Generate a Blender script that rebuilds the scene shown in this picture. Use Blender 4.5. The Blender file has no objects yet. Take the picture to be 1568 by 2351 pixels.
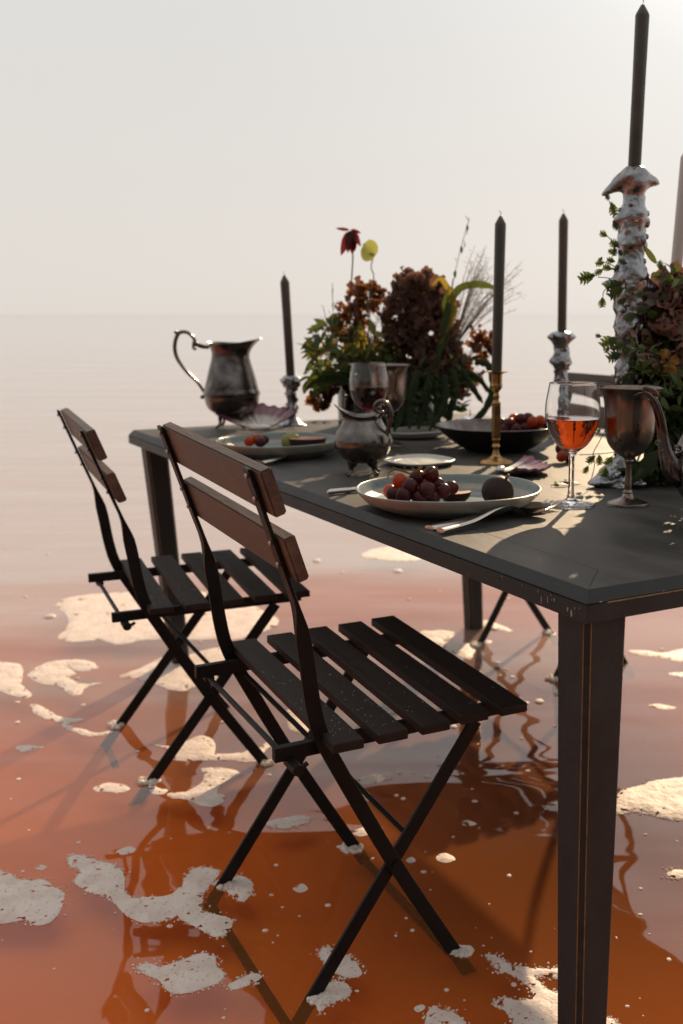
import bpy, bmesh, math, random
from mathutils import Vector, Matrix, noise
from mathutils.geometry import delaunay_2d_cdt
R = math.radians
rnd = random.Random(7)
scene = bpy.context.scene
C = scene.collection

# ------------------------------------------------------------------ camera
FPX, PX0, PY0, CAMH = 2462.0, 1000.0, 1175.5, 1.03      # focal length and principal point on a 1568 x 2351 grid
PITCH = math.atan(453 / FPX)
cam_d = bpy.data.cameras.new('camera')
cam = bpy.data.objects.new('camera', cam_d); C.objects.link(cam)
cam.location = (0, 0, CAMH); cam.rotation_euler = (R(90) - PITCH, 0, 0)
cam_d.sensor_fit = 'HORIZONTAL'; cam_d.sensor_width = 24.0
cam_d.lens = FPX / 1568 * 24.0
cam_d.shift_x = -(PX0 - 784) / 1568
cam_d.clip_start = 0.05; cam_d.clip_end = 20000
cam_d.dof.use_dof = True; cam_d.dof.focus_distance = 1.55; cam_d.dof.aperture_fstop = 5.0
scene.camera = cam

# ------------------------------------------------------------------ sky, sun, exposure
HAZE = ((-1, 0.24), (-0.35, 0.42), (0.15, 0.68), (0.60, 0.61), (0.88, 0.60), (0.945, 0.61), (0.975, 0.64), (1, 0.88)); HAZE_MIX = 0.97
HZ_LOW, HZ_HIGH = (1.02, 0.942, 0.862, 1), (0.99, 0.985, 0.965, 1)
SUN_EL, SUN_AZ = R(24), R(17)                            # azimuth to the right of the view direction (+Y)
w = bpy.data.worlds.new('World'); scene.world = w; w.use_nodes = True
nt = w.node_tree; nt.nodes.clear()
sky = nt.nodes.new('ShaderNodeTexSky'); sky.sky_type = 'NISHITA'; sky.sun_disc = False
sky.sun_elevation = SUN_EL; sky.sun_rotation = SUN_AZ
sky.air_density = 1.0; sky.dust_density = 2.0; sky.ozone_density = 1.0
hsv = nt.nodes.new('ShaderNodeHueSaturation'); hsv.inputs['Saturation'].default_value = 0.35
bgn = nt.nodes.new('ShaderNodeBackground'); bgn.inputs['Strength'].default_value = 0.1
wo = nt.nodes.new('ShaderNodeOutputWorld')
nt.links.new(sky.outputs[0], hsv.inputs['Color'])
SUNV = Vector((math.sin(SUN_AZ) * math.cos(SUN_EL), math.cos(SUN_AZ) * math.cos(SUN_EL), math.sin(SUN_EL)))
# thick sea haze: brighter towards the sun, warmer towards the horizon
wtc = nt.nodes.new('ShaderNodeTexCoord')
dt = nt.nodes.new('ShaderNodeVectorMath'); dt.operation = 'DOT_PRODUCT'; dt.inputs[1].default_value = SUNV
nt.links.new(wtc.outputs['Generated'], dt.inputs[0])
hb = nt.nodes.new('ShaderNodeMapRange'); hb.inputs['From Min'].default_value = -1; hb.inputs['From Max'].default_value = 1
nt.links.new(dt.outputs['Value'], hb.inputs['Value'])
br = nt.nodes.new('ShaderNodeValToRGB'); e = br.color_ramp.elements
e[0].position = 0.0; e[0].color = (HAZE[0][1],) * 3 + (1,); e[1].position = 1.0; e[1].color = (HAZE[-1][1],) * 3 + (1,)
for d_, val in HAZE[1:-1]:
    el = e.new((d_ + 1) / 2); el.color = (val,) * 3 + (1,)
nt.links.new(hb.outputs['Result'], br.inputs['Fac'])
sx = nt.nodes.new('ShaderNodeSeparateXYZ'); nt.links.new(wtc.outputs['Generated'], sx.inputs[0])
er = nt.nodes.new('ShaderNodeValToRGB'); e = er.color_ramp.elements
e[0].position = 0.0; e[0].color = HZ_LOW; e[1].position = 0.32; e[1].color = HZ_HIGH
nt.links.new(sx.outputs['Z'], er.inputs['Fac'])
hz = nt.nodes.new('ShaderNodeMix'); hz.data_type = 'RGBA'; hz.blend_type = 'MULTIPLY'; hz.inputs[0].default_value = 1.0
nt.links.new(br.outputs['Color'], hz.inputs[6]); nt.links.new(er.outputs['Color'], hz.inputs[7])
sc10 = nt.nodes.new('ShaderNodeVectorMath'); sc10.operation = 'SCALE'; sc10.inputs['Scale'].default_value = 10.0
nt.links.new(hz.outputs[2], sc10.inputs[0])
mxs = nt.nodes.new('ShaderNodeMix'); mxs.data_type = 'RGBA'; mxs.inputs[0].default_value = HAZE_MIX
nt.links.new(hsv.outputs[0], mxs.inputs[6]); nt.links.new(sc10.outputs[0], mxs.inputs[7])
nt.links.new(mxs.outputs[2], bgn.inputs['Color'])
nt.links.new(bgn.outputs[0], wo.inputs['Surface'])
sun_d = bpy.data.lights.new('sun', 'SUN'); sun_d.energy = 5.0; sun_d.angle = R(0.6); sun_d.color = (1.0, 0.74, 0.47)
sun = bpy.data.objects.new('sun', sun_d); C.objects.link(sun)
sun.rotation_euler = SUNV.to_track_quat('Z', 'Y').to_euler(); sun.location = (3, 9, 6)
scene.view_settings.view_transform = 'Standard'; scene.view_settings.look = 'None'
scene.view_settings.exposure = 0.3; scene.view_settings.gamma = 1.0
scene.view_settings.use_curve_mapping = False
scene.cycles.use_denoising = True
scene.cycles.max_bounces = 10; scene.cycles.transparent_max_bounces = 16; scene.cycles.transmission_bounces = 10
scene.cycles.sample_clamp_indirect = 8.0

# ------------------------------------------------------------------ helpers
def ray(px, py):
    u, v = (px - PX0) / FPX, -(py - PY0) / FPX
    return Vector((u, math.cos(PITCH) + v * math.sin(PITCH), -math.sin(PITCH) + v * math.cos(PITCH)))
def at(px, py, z=0.0):                                   # where a sight line meets the level z
    r = ray(px, py); return Vector((0, 0, CAMH)) + r * ((z - CAMH) / r.z)
def atd(px, py, y):                                      # where a sight line meets the distance y
    r = ray(px, py); return Vector((0, 0, CAMH)) + r * (y / r.y)

def tag(o, label=None, cat=None, group=None, kind=None):
    if label: o['label'] = label
    if cat: o['category'] = cat
    if group: o['group'] = group
    if kind: o['kind'] = kind
    return o
def empty(name, loc=(0, 0, 0), rz=0.0, label=None, cat=None, group=None, lean=None):
    o = bpy.data.objects.new(name, None); C.objects.link(o)
    o.empty_display_size = 0.02
    o.location = loc; o.rotation_euler = (lean[0], lean[1], rz) if lean else (0, 0, rz)
    return tag(o, label, cat, group)
class MB:
    """collects shapes and links them as one mesh object"""
    def __init__(s): s.v = []; s.f = []
    def add(s, v, f):
        n = len(s.v); s.v += [tuple(p) for p in v]; s.f += [tuple(i + n for i in q) for q in f]; return s
    def box(s, c, d, rot=None):
        hx, hy, hz = d[0] / 2, d[1] / 2, d[2] / 2
        v = [Vector((x * hx, y * hy, z * hz)) for z in (-1, 1) for y in (-1, 1) for x in (-1, 1)]
        if rot is not None: v = [rot @ p for p in v]
        v = [p + Vector(c) for p in v]
        return s.add(v, [(0, 2, 3, 1), (4, 5, 7, 6), (0, 1, 5, 4), (1, 3, 7, 5), (3, 2, 6, 7), (2, 0, 4, 6)])
    def lathe(s, prof, seg=32, fn=None, close=False):
        v = []; f = []
        for k, (r, z) in enumerate(prof):
            for i in range(seg):
                a = 2 * math.pi * i / seg
                p = Vector((r * math.cos(a), r * math.sin(a), z))
                v.append(fn(p, a, k) if fn else p)
        m = len(prof)
        for k in range(m - 1):
            for i in range(seg):
                j = (i + 1) % seg
                f.append((k * seg + i, k * seg + j, (k + 1) * seg + j, (k + 1) * seg + i))
        if close:
            f.append(tuple(reversed(range(seg)))); f.append(tuple(range((m - 1) * seg, m * seg)))
        return s.add(v, f)
    def tube(s, pts, rad, seg=8, flat=1.0, up=None, caps=True):
        pts = [Vector(p) for p in pts]; n = len(pts)
        if not hasattr(rad, '__len__'): rad = [rad] * n
        v = []; f = []; prev = None
        for k in range(n):
            t = (pts[min(k + 1, n - 1)] - pts[max(k - 1, 0)]).normalized()
            if prev is None:
                a = Vector(up) if up is not None else (Vector((0, 0, 1)) if abs(t.z) < 0.9 else Vector((0, 1, 0)))
            else: a = prev
            b = (a - t * a.dot(t)); b = b.normalized() if b.length > 1e-9 else t.orthogonal().normalized()
            prev = b; c = t.cross(b)
            for i in range(seg):
                q = 2 * math.pi * i / seg
                v.append(pts[k] + b * math.cos(q) * rad[k] * flat + c * math.sin(q) * rad[k])
        for k in range(n - 1):
            for i in range(seg):
                j = (i + 1) % seg
                f.append((k * seg + i, k * seg + j, (k + 1) * seg + j, (k + 1) * seg + i))
        if caps: f.append(tuple(reversed(range(seg)))); f.append(tuple(range((n - 1) * seg, n * seg)))
        return s.add(v, f)
    def ball(s, c, r, seg=12, rings=8, sc=(1, 1, 1), fn=None):
        c = Vector(c); v = []; f = []
        for k in range(1, rings):
            th = math.pi * k / rings
            for i in range(seg):
                a = 2 * math.pi * i / seg
                v.append(Vector((math.sin(th) * math.cos(a) * sc[0], math.sin(th) * math.sin(a) * sc[1], -math.cos(th) * sc[2])) * r)
        v.append(Vector((0, 0, -r * sc[2]))); v.append(Vector((0, 0, r * sc[2])))
        b, t = len(v) - 2, len(v) - 1
        for k in range(rings - 2):
            for i in range(seg):
                j = (i + 1) % seg
                f.append((k * seg + i, k * seg + j, (k + 1) * seg + j, (k + 1) * seg + i))
        for i in range(seg):
            j = (i + 1) % seg
            f.append((b, j, i)); f.append((t, (rings - 2) * seg + i, (rings - 2) * seg + j))
        if fn: v = [fn(p) for p in v]
        return s.add([p + c for p in v], f)
    def build(s, name, mat, parent=None, smooth=True, bevel=0.0, angle=40, data_only=False):
        me = bpy.data.meshes.new(name); me.from_pydata(s.v, [], s.f)
        if bevel:
            bm = bmesh.new(); bm.from_mesh(me)
            bmesh.ops.bevel(bm, geom=bm.edges[:], offset=bevel, segments=2, profile=0.6, affect='EDGES', clamp_overlap=True)
            bm.to_mesh(me); bm.free()
        me.materials.append(mat)
        if smooth and not bevel:
            for p in me.polygons: p.use_smooth = True
            try: me.set_sharp_from_angle(angle=R(angle))
            except Exception: pass
        me.update()
        if data_only: return me
        return link(name, me, parent)
def link(name, me, parent=None, mat=None):
    o = bpy.data.objects.new(name, me); C.objects.link(o)
    if parent is not None: o.parent = parent
    if mat is not None: o.matrix_local = mat
    return o
def copy_tree(o, parent=None):
    c = o.copy(); C.objects.link(c); c.parent = parent
    for ch in list(o.children): copy_tree(ch, c)
    return c
def spline(pts, n=6):
    pts = [Vector(p) for p in pts]; out = []
    for i in range(len(pts) - 1):
        p0 = pts[max(i - 1, 0)]; p1 = pts[i]; p2 = pts[i + 1]; p3 = pts[min(i + 2, len(pts) - 1)]
        for k in range(n):
            t = k / n
            out.append(0.5 * ((2 * p1) + (p2 - p0) * t + (2 * p0 - 5 * p1 + 4 * p2 - p3) * t * t + (3 * p1 - p0 - 3 * p2 + p3) * t ** 3))
    out.append(pts[-1]); return out
def lerp_list(vals, n=6):
    return [p.x for p in spline([(v, 0, 0) for v in vals], n)]
def smooth_prof(prof, n=5):
    return [(max(p.x, 0.0002), p.z) for p in spline([(r, 0, z) for r, z in prof], n)]

# ------------------------------------------------------------------ materials
def mat(name, base, rough=0.5, metal=0.0, spec=0.5, var=None, vscale=20.0, bump=0.0, bscale=80.0, trans=0.0, ior=1.45,
        sss=0.0, coat=0.0, stretch=None, rvar=0.0, translucent=None):
    m = bpy.data.materials.new(name); m.use_nodes = True; t = m.node_tree; b = t.nodes['Principled BSDF']
    b.inputs['Base Color'].default_value = (*base, 1); b.inputs['Roughness'].default_value = rough
    b.inputs['Metallic'].default_value = metal; b.inputs['Specular IOR Level'].default_value = spec
    b.inputs['Transmission Weight'].default_value = trans; b.inputs['IOR'].default_value = ior
    b.inputs['Subsurface Weight'].default_value = sss; b.inputs['Coat Weight'].default_value = coat
    if sss: b.inputs['Subsurface Scale'].default_value = 0.006
    tc = t.nodes.new('ShaderNodeTexCoord'); src = tc.outputs['Object']
    if stretch:
        mp = t.nodes.new('ShaderNodeMapping'); mp.inputs['Scale'].default_value = stretch
        t.links.new(src, mp.inputs['Vector']); src = mp.outputs['Vector']
    if var or rvar:
        n = t.nodes.new('ShaderNodeTexNoise'); n.inputs['Scale'].default_value = vscale; n.inputs['Detail'].default_value = 5
        n.inputs['Roughness'].default_value = 0.65
        t.links.new(src, n.inputs['Vector'])
        rp = t.nodes.new('ShaderNodeValToRGB'); rp.color_ramp.elements[0].position = 0.33; rp.color_ramp.elements[1].position = 0.68
        t.links.new(n.outputs['Fac'], rp.inputs['Fac'])
        if var:
            rp.color_ramp.elements[0].color = (*base, 1); rp.color_ramp.elements[1].color = (*var, 1)
            t.links.new(rp.outputs['Color'], b.inputs['Base Color'])
        if rvar:
            mr = t.nodes.new('ShaderNodeMapRange'); mr.inputs['To Min'].default_value = max(0.02, rough - rvar); mr.inputs['To Max'].default_value = rough + rvar
            mr.inputs['From Min'].default_value = 0.3; mr.inputs['From Max'].default_value = 0.7
            t.links.new(n.outputs['Fac'], mr.inputs['Value']); t.links.new(mr.outputs['Result'], b.inputs['Roughness'])
    if bump:
        n2 = t.nodes.new('ShaderNodeTexNoise'); n2.inputs['Scale'].default_value = bscale; n2.inputs['Detail'].default_value = 6
        t.links.new(src, n2.inputs['Vector'])
        bp = t.nodes.new('ShaderNodeBump'); bp.inputs['Distance'].default_value = bump; bp.inputs['Strength'].default_value = 1.0
        t.links.new(n2.outputs['Fac'], bp.inputs['Height']); t.links.new(bp.outputs['Normal'], b.inputs['Normal'])
    if translucent:
        tl = t.nodes.new('ShaderNodeBsdfTranslucent'); tl.inputs['Color'].default_value = (*translucent, 1)
        mx = t.nodes.new('ShaderNodeMixShader'); mx.inputs['Fac'].default_value = 0.45
        t.links.new(b.outputs[0], mx.inputs[1]); t.links.new(tl.outputs[0], mx.inputs[2])
        t.links.new(mx.outputs[0], t.nodes['Material Output'].inputs['Surface'])
    return m
M = {}
M['table'] = mat('table_paint', (0.036, 0.0335, 0.031), 0.55, spec=0.15, var=(0.092, 0.084, 0.076), vscale=8, bump=0.0006, bscale=60, stretch=(1, 0.35, 1), rvar=0.10)
M['table_edge'] = mat('table_edge_paint', (0.016, 0.0175, 0.0185), 0.5, spec=0.3, var=(0.028, 0.029, 0.029), vscale=14, bump=0.0005, bscale=90, rvar=0.08)
M['gold'] = mat('gold_line', (0.30, 0.17, 0.05), 0.5, 0.3, var=(0.15, 0.085, 0.03), vscale=60)
M['chip'] = mat('chipped_paint', (0.42, 0.38, 0.34), 0.8, var=(0.25, 0.22, 0.2), vscale=90)
M['slat'] = mat('dark_wood', (0.014, 0.0085, 0.007), 0.62, spec=0.25, var=(0.028, 0.017, 0.013), vscale=9, stretch=(0.25, 3.0, 3.0), bump=0.0008, bscale=55, rvar=0.08)
M['board'] = mat('brown_wood', (0.030, 0.016, 0.011), 0.55, var=(0.125, 0.064, 0.040), vscale=9, stretch=(0.35, 2.0, 2.0), bump=0.0012, bscale=60, rvar=0.08)
M['iron'] = mat('black_iron', (0.0045, 0.0042, 0.0042), 0.5, 0.0, spec=0.22, var=(0.010, 0.008, 0.007), vscale=30, bump=0.0003, bscale=150, rvar=0.1)
M['rivet'] = mat('rivet_metal', (0.35, 0.28, 0.24), 0.35, 0.8)
M['silver'] = mat('molten_silver', (0.36, 0.38, 0.41), 0.17, 1.0, var=(0.19, 0.175, 0.175), vscale=26, bump=0.0030, bscale=75, rvar=0.07)
M['tarnish'] = mat('tarnished_silver', (0.23, 0.205, 0.195), 0.22, 1.0, var=(0.045, 0.035, 0.030), vscale=17, bump=0.0002, bscale=90, rvar=0.09)
M['goblet'] = mat('tarnished_goblet_metal', (0.31, 0.25, 0.22), 0.26, 1.0, var=(0.11, 0.078, 0.062), vscale=18, rvar=0.10, stretch=(1, 1, 0.5))
M['steel'] = mat('cutlery_steel', (0.55, 0.50, 0.46), 0.24, 1.0, rvar=0.06, vscale=40)
M['brass'] = mat('old_brass', (0.42, 0.24, 0.09), 0.30, 1.0, var=(0.20, 0.11, 0.05), vscale=40, rvar=0.08)
M['wax'] = mat('dark_wax', (0.062, 0.040, 0.030), 0.38, var=(0.080, 0.052, 0.040), vscale=25, sss=0.08)
M['wax_green'] = mat('black_wax', (0.042, 0.037, 0.030), 0.35, var=(0.062, 0.054, 0.044), vscale=25, sss=0.08)
M['wax_pale'] = mat('pale_wax', (0.48, 0.44, 0.42), 0.45, sss=0.2)
M['wick'] = mat('wick', (0.55, 0.45, 0.35), 0.8, translucent=(0.5, 0.4, 0.3))
M['ceramic'] = mat('teal_ceramic', (0.155, 0.185, 0.180), 0.30, var=(0.20, 0.225, 0.21), vscale=30, bump=0.0002, bscale=120, rvar=0.05)
M['ceramic_out'] = mat('bare_ceramic', (0.27, 0.235, 0.20), 0.50, var=(0.34, 0.30, 0.25), vscale=40)
M['dish'] = mat('white_dish', (0.50, 0.49, 0.45), 0.35, var=(0.58, 0.56, 0.51), vscale=25)
M['blackbowl'] = mat('black_bowl', (0.010, 0.009, 0.009), 0.40)
M['horn'] = mat('streaked_bowl_inside', (0.035, 0.030, 0.030), 0.22, var=(0.22, 0.16, 0.14), vscale=14, stretch=(2.2, 2.2, 0.4))
M['grape'] = mat('grape_skin', (0.055, 0.010, 0.013), 0.28, var=(0.10, 0.022, 0.022), vscale=35, sss=0.30, translucent=(0.22, 0.02, 0.015))
M['grape_red'] = mat('red_grape_skin', (0.30, 0.045, 0.012), 0.26, var=(0.40, 0.09, 0.02), vscale=30, sss=0.3, translucent=(0.85, 0.16, 0.02))
M['stalk'] = mat('grape_stalk', (0.24, 0.15, 0.05), 0.6, translucent=(0.35, 0.22, 0.05))
M['fig'] = mat('fig_skin', (0.016, 0.009, 0.010), 0.55, spec=0.2, var=(0.040, 0.022, 0.016), vscale=24, bump=0.0006, bscale=60, stretch=(1, 1, 0.5))
M['fig_flesh'] = mat('fig_flesh', (0.30, 0.09, 0.06), 0.45, var=(0.45, 0.22, 0.13), vscale=120, sss=0.2)
M['fig_green'] = mat('green_fruit', (0.16, 0.14, 0.03), 0.5, var=(0.22, 0.19, 0.05), vscale=30, sss=0.2)
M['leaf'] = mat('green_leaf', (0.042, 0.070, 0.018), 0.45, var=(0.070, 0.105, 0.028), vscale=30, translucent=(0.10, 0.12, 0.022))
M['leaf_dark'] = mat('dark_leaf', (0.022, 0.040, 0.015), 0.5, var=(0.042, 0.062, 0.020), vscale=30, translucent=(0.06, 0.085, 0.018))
M['leaf_backlit'] = mat('backlit_leaf', (0.16, 0.13, 0.025), 0.5, var=(0.09, 0.10, 0.02), vscale=40, translucent=(0.34, 0.25, 0.03))  # brighter, yellower copy of the green leaf, backlight put into its colour
M['stem'] = mat('stem', (0.055, 0.045, 0.020), 0.6)
M['grass'] = mat('dry_grass', (0.16, 0.115, 0.06), 0.7, translucent=(0.30, 0.21, 0.10))
M['carnation'] = mat('rust_petal', (0.135, 0.050, 0.022), 0.6, var=(0.065, 0.022, 0.014), vscale=40, translucent=(0.34, 0.13, 0.035))
M['hydrangea'] = mat('dried_hydrangea_petal', (0.105, 0.058, 0.045), 0.65, var=(0.20, 0.115, 0.085), vscale=35, translucent=(0.17, 0.075, 0.048))
M['lily'] = mat('dark_red_petal', (0.045, 0.007, 0.009), 0.45, var=(0.085, 0.016, 0.016), vscale=25, translucent=(0.16, 0.014, 0.014))
M['anthurium'] = mat('lime_petal', (0.20, 0.21, 0.045), 0.4, translucent=(0.40, 0.40, 0.09))
def spotted():
    m = mat('spotted_petal', (0.36, 0.20, 0.165), 0.6, translucent=(0.16, 0.065, 0.045)); t = m.node_tree; b = t.nodes['Principled BSDF']
    tc = t.nodes.new('ShaderNodeTexCoord'); v = t.nodes.new('ShaderNodeTexVoronoi'); v.inputs['Scale'].default_value = 95
    t.links.new(tc.outputs['Object'], v.inputs['Vector'])
    rp = t.nodes.new('ShaderNodeValToRGB'); rp.color_ramp.elements[0].color = (0.020, 0.005, 0.006, 1); rp.color_ramp.elements[1].color = (0.34, 0.215, 0.175, 1)
    rp.color_ramp.elements[0].position = 0.36; rp.color_ramp.elements[1].position = 0.43
    t.links.new(v.outputs['Distance'], rp.inputs['Fac']); t.links.new(rp.outputs['Color'], b.inputs['Base Color'])
    return m
M['spotted'] = spotted()
M['shell'] = mat('shell_white', (0.55, 0.50, 0.47), 0.35, var=(0.26, 0.14, 0.15), vscale=16, stretch=(1, 1, 1), bump=0.0004, bscale=90)
M['glass'] = mat('clear_glass', (1, 1, 1), 0.0, trans=1.0, ior=1.45)
M['wine'] = mat('rose_wine', (0.52, 0.050, 0.0003), 0.0, trans=1.0, ior=1.34)
M['wine_dark'] = mat('red_wine', (0.09, 0.0012, 0.002), 0.0, trans=1.0, ior=1.34)
M['vase'] = mat('smoked_glass_vase', (0.010, 0.010, 0.009), 0.06, spec=0.6)
def foam_mat():
    m = bpy.data.materials.new('sea_foam'); m.use_nodes = True; t = m.node_tree; b = t.nodes['Principled BSDF']
    b.inputs['Roughness'].default_value = 0.62; b.inputs['Specular IOR Level'].default_value = 0.3; b.inputs['Subsurface Weight'].default_value = 0.15; b.inputs['Subsurface Scale'].default_value = 0.01
    tc = t.nodes.new('ShaderNodeTexCoord')
    n = t.nodes.new('ShaderNodeTexNoise'); n.inputs['Scale'].default_value = 22; n.inputs['Detail'].default_value = 6
    rp = t.nodes.new('ShaderNodeValToRGB'); rp.color_ramp.elements[0].color = (0.60, 0.47, 0.40, 1); rp.color_ramp.elements[1].color = (0.72, 0.60, 0.53, 1)
    rp.color_ramp.elements[0].position = 0.3; rp.color_ramp.elements[1].position = 0.6
    t.links.new(tc.outputs['Object'], n.inputs['Vector']); t.links.new(n.outputs['Fac'], rp.inputs['Fac'])
    vb = t.nodes.new('ShaderNodeTexVoronoi'); vb.inputs['Scale'].default_value = 95; vb.inputs['Randomness'].default_value = 1.0
    t.links.new(tc.outputs['Object'], vb.inputs['Vector'])
    hr = t.nodes.new('ShaderNodeValToRGB'); hr.color_ramp.elements[0].position = 0.10; hr.color_ramp.elements[1].position = 0.28
    hr.color_ramp.elements[0].color = (0.74, 0.60, 0.52, 1); hr.color_ramp.elements[1].color = (1, 1, 1, 1)
    t.links.new(vb.outputs['Distance'], hr.inputs['Fac'])
    ml = t.nodes.new('ShaderNodeMix'); ml.data_type = 'RGBA'; ml.blend_type = 'MULTIPLY'; ml.inputs[0].default_value = 1.0
    t.links.new(rp.outputs['Color'], ml.inputs[6]); t.links.new(hr.outputs['Color'], ml.inputs[7]); t.links.new(ml.outputs[2], b.inputs['Base Color'])
    v = t.nodes.new('ShaderNodeTexVoronoi'); v.inputs['Scale'].default_value = 190; v.feature = 'SMOOTH_F1'
    v2 = t.nodes.new('ShaderNodeTexVoronoi'); v2.inputs['Scale'].default_value = 80; v2.feature = 'SMOOTH_F1'
    t.links.new(tc.outputs['Object'], v.inputs['Vector']); t.links.new(tc.outputs['Object'], v2.inputs['Vector'])
    ad_ = t.nodes.new('ShaderNodeMath'); ad_.operation = 'MULTIPLY_ADD'; ad_.inputs[1].default_value = 0.6
    t.links.new(v.outputs['Distance'], ad_.inputs[0]); t.links.new(v2.outputs['Distance'], ad_.inputs[2])
    bp = t.nodes.new('ShaderNodeBump'); bp.inputs['Distance'].default_value = 0.0030; bp.inputs['Strength'].default_value = 0.5; bp.invert = True
    t.links.new(ad_.outputs[0], bp.inputs['Height']); t.links.new(bp.outputs['Normal'], b.inputs['Normal'])
    return m
M['foam'] = foam_mat()
def water_mat():
    m = bpy.data.materials.new('red_brine_surface'); m.use_nodes = True; t = m.node_tree; t.nodes.clear()
    out = t.nodes.new('ShaderNodeOutputMaterial'); mx = t.nodes.new('ShaderNodeMixShader')
    tr = t.nodes.new('ShaderNodeBsdfTransparent'); tr.inputs['Color'].default_value = (1.0, 0.70, 0.40, 1)
    gl = t.nodes.new('ShaderNodeBsdfGlossy'); gl.inputs['Roughness'].default_value = 0.02; gl.inputs['Color'].default_value = (0.955, 0.96, 0.965, 1)
    fr = t.nodes.new('ShaderNodeFresnel'); fr.inputs['IOR'].default_value = 1.56
    tc = t.nodes.new('ShaderNodeTexCoord')
    def nz(scale, stretch, detail, dist):
        mp = t.nodes.new('ShaderNodeMapping'); mp.inputs['Scale'].default_value = stretch
        n = t.nodes.new('ShaderNodeTexNoise'); n.inputs['Scale'].default_value = scale; n.inputs['Detail'].default_value = detail
        n.inputs['Distortion'].default_value = dist
        t.links.new(tc.outputs['Object'], mp.inputs['Vector']); t.links.new(mp.outputs['Vector'], n.inputs['Vector']); return n.outputs['Fac']
    acc = None
    for fac, amp in ((nz(2.6, (1, 1, 1), 1.0, 0.5), 0.0085), (nz(0.55, (0.45, 1.6, 1), 3.0, 0.2), 0.045), (nz(1.3, (0.22, 2.4, 1), 2.0, 0.4), 0.012), (nz(9.0, (0.8, 1, 1), 1.5, 0.3), 0.0004)):
        ml = t.nodes.new('ShaderNodeMath'); ml.operation = 'MULTIPLY_ADD'; ml.inputs[1].default_value = amp
        t.links.new(fac, ml.inputs[0])
        if acc is None: ml.inputs[2].default_value = 0
        else: t.links.new(acc, ml.inputs[2])
        acc = ml.outputs[0]
    bp = t.nodes.new('ShaderNodeBump'); bp.inputs['Distance'].default_value = 1.0; bp.inputs['Strength'].default_value = 1.0
    t.links.new(acc, bp.inputs['Height'])
    t.links.new(bp.outputs['Normal'], gl.inputs['Normal']); t.links.new(bp.outputs['Normal'], fr.inputs['Normal'])
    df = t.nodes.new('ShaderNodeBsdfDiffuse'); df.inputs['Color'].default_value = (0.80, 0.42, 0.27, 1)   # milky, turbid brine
    mk = t.nodes.new('ShaderNodeMixShader')
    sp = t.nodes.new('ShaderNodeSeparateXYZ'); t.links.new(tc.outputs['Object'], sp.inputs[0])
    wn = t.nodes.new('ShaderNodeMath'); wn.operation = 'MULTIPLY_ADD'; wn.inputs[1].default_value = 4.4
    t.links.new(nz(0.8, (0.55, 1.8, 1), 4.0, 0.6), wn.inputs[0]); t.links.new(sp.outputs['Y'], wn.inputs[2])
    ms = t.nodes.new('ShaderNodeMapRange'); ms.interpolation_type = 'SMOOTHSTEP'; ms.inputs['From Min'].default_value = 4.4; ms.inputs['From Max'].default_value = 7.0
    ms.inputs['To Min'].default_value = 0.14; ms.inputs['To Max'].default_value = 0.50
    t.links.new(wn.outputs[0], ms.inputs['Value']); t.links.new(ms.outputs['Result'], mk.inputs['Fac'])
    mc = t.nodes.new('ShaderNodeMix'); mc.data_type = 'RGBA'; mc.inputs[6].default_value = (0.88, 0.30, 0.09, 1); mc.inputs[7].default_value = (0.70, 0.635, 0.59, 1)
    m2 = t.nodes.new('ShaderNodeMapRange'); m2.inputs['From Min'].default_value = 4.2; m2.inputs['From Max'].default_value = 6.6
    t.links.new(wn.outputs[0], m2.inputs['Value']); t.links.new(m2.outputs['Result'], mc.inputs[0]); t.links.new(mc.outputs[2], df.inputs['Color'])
    t.links.new(tr.outputs[0], mk.inputs[1]); t.links.new(df.outputs[0], mk.inputs[2])
    t.links.new(fr.outputs[0], mx.inputs['Fac']); t.links.new(mk.outputs[0], mx.inputs[1]); t.links.new(gl.outputs[0], mx.inputs[2])
    t.links.new(mx.outputs[0], out.inputs['Surface'])
    return m
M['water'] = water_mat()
M['bed'] = mat('orange_silt', (0.86, 0.345, 0.09), 0.9, var=(0.92, 0.42, 0.14), vscale=1.6, spec=0.1)
_b = M['bed'].node_tree.nodes['Principled BSDF']; _b.subsurface_method = 'RANDOM_WALK'   # light bleeds sideways through the turbid brine
_b.inputs['Subsurface Weight'].default_value = 0.4; _b.inputs['Subsurface Radius'].default_value = (1.0, 0.42, 0.16); _b.inputs['Subsurface Scale'].default_value = 0.2

# ------------------------------------------------------------------ setting
def sheet(name, z, size, m):
    b = MB(); b.add([(-size, -size, z), (size, -size, z), (size, size, z), (-size, size, z)], [(0, 1, 2, 3)])
    return tag(b.build(name, m, smooth=False), kind='structure')
BED = -0.05
sheet('seabed', BED, 9000, M['bed'])
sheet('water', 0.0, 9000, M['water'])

b = MB(); v = []; f = []; nx, ny = 60, 26                # unseen shore added behind the camera: darkens metal reflections, blocks low sky
for j in range(ny + 1):
    yy = -1.2 - 30 * (j / ny) ** 1.6
    for i in range(nx + 1):
        xx = -60 + 120 * i / nx; up_ = -.06 + 3.2 * (1 - math.exp((yy + 1.2) / 9)) + .05 * noise.noise(Vector((xx * .5, yy * .7, 0)))
        v.append((xx, yy + .3 * noise.noise(Vector((xx * .2, 3, 0))), up_))
for j in range(ny):
    for i in range(nx): a = j * (nx + 1) + i; f.append((a, a + nx + 1, a + nx + 2, a + 1))
b.add(v, f); tag(b.build('unseen_beach', mat('dark_wet_sand', (0.05, 0.036, 0.026), 0.8, var=(0.085, 0.06, 0.042), vscale=2), angle=180), kind='structure')

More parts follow.
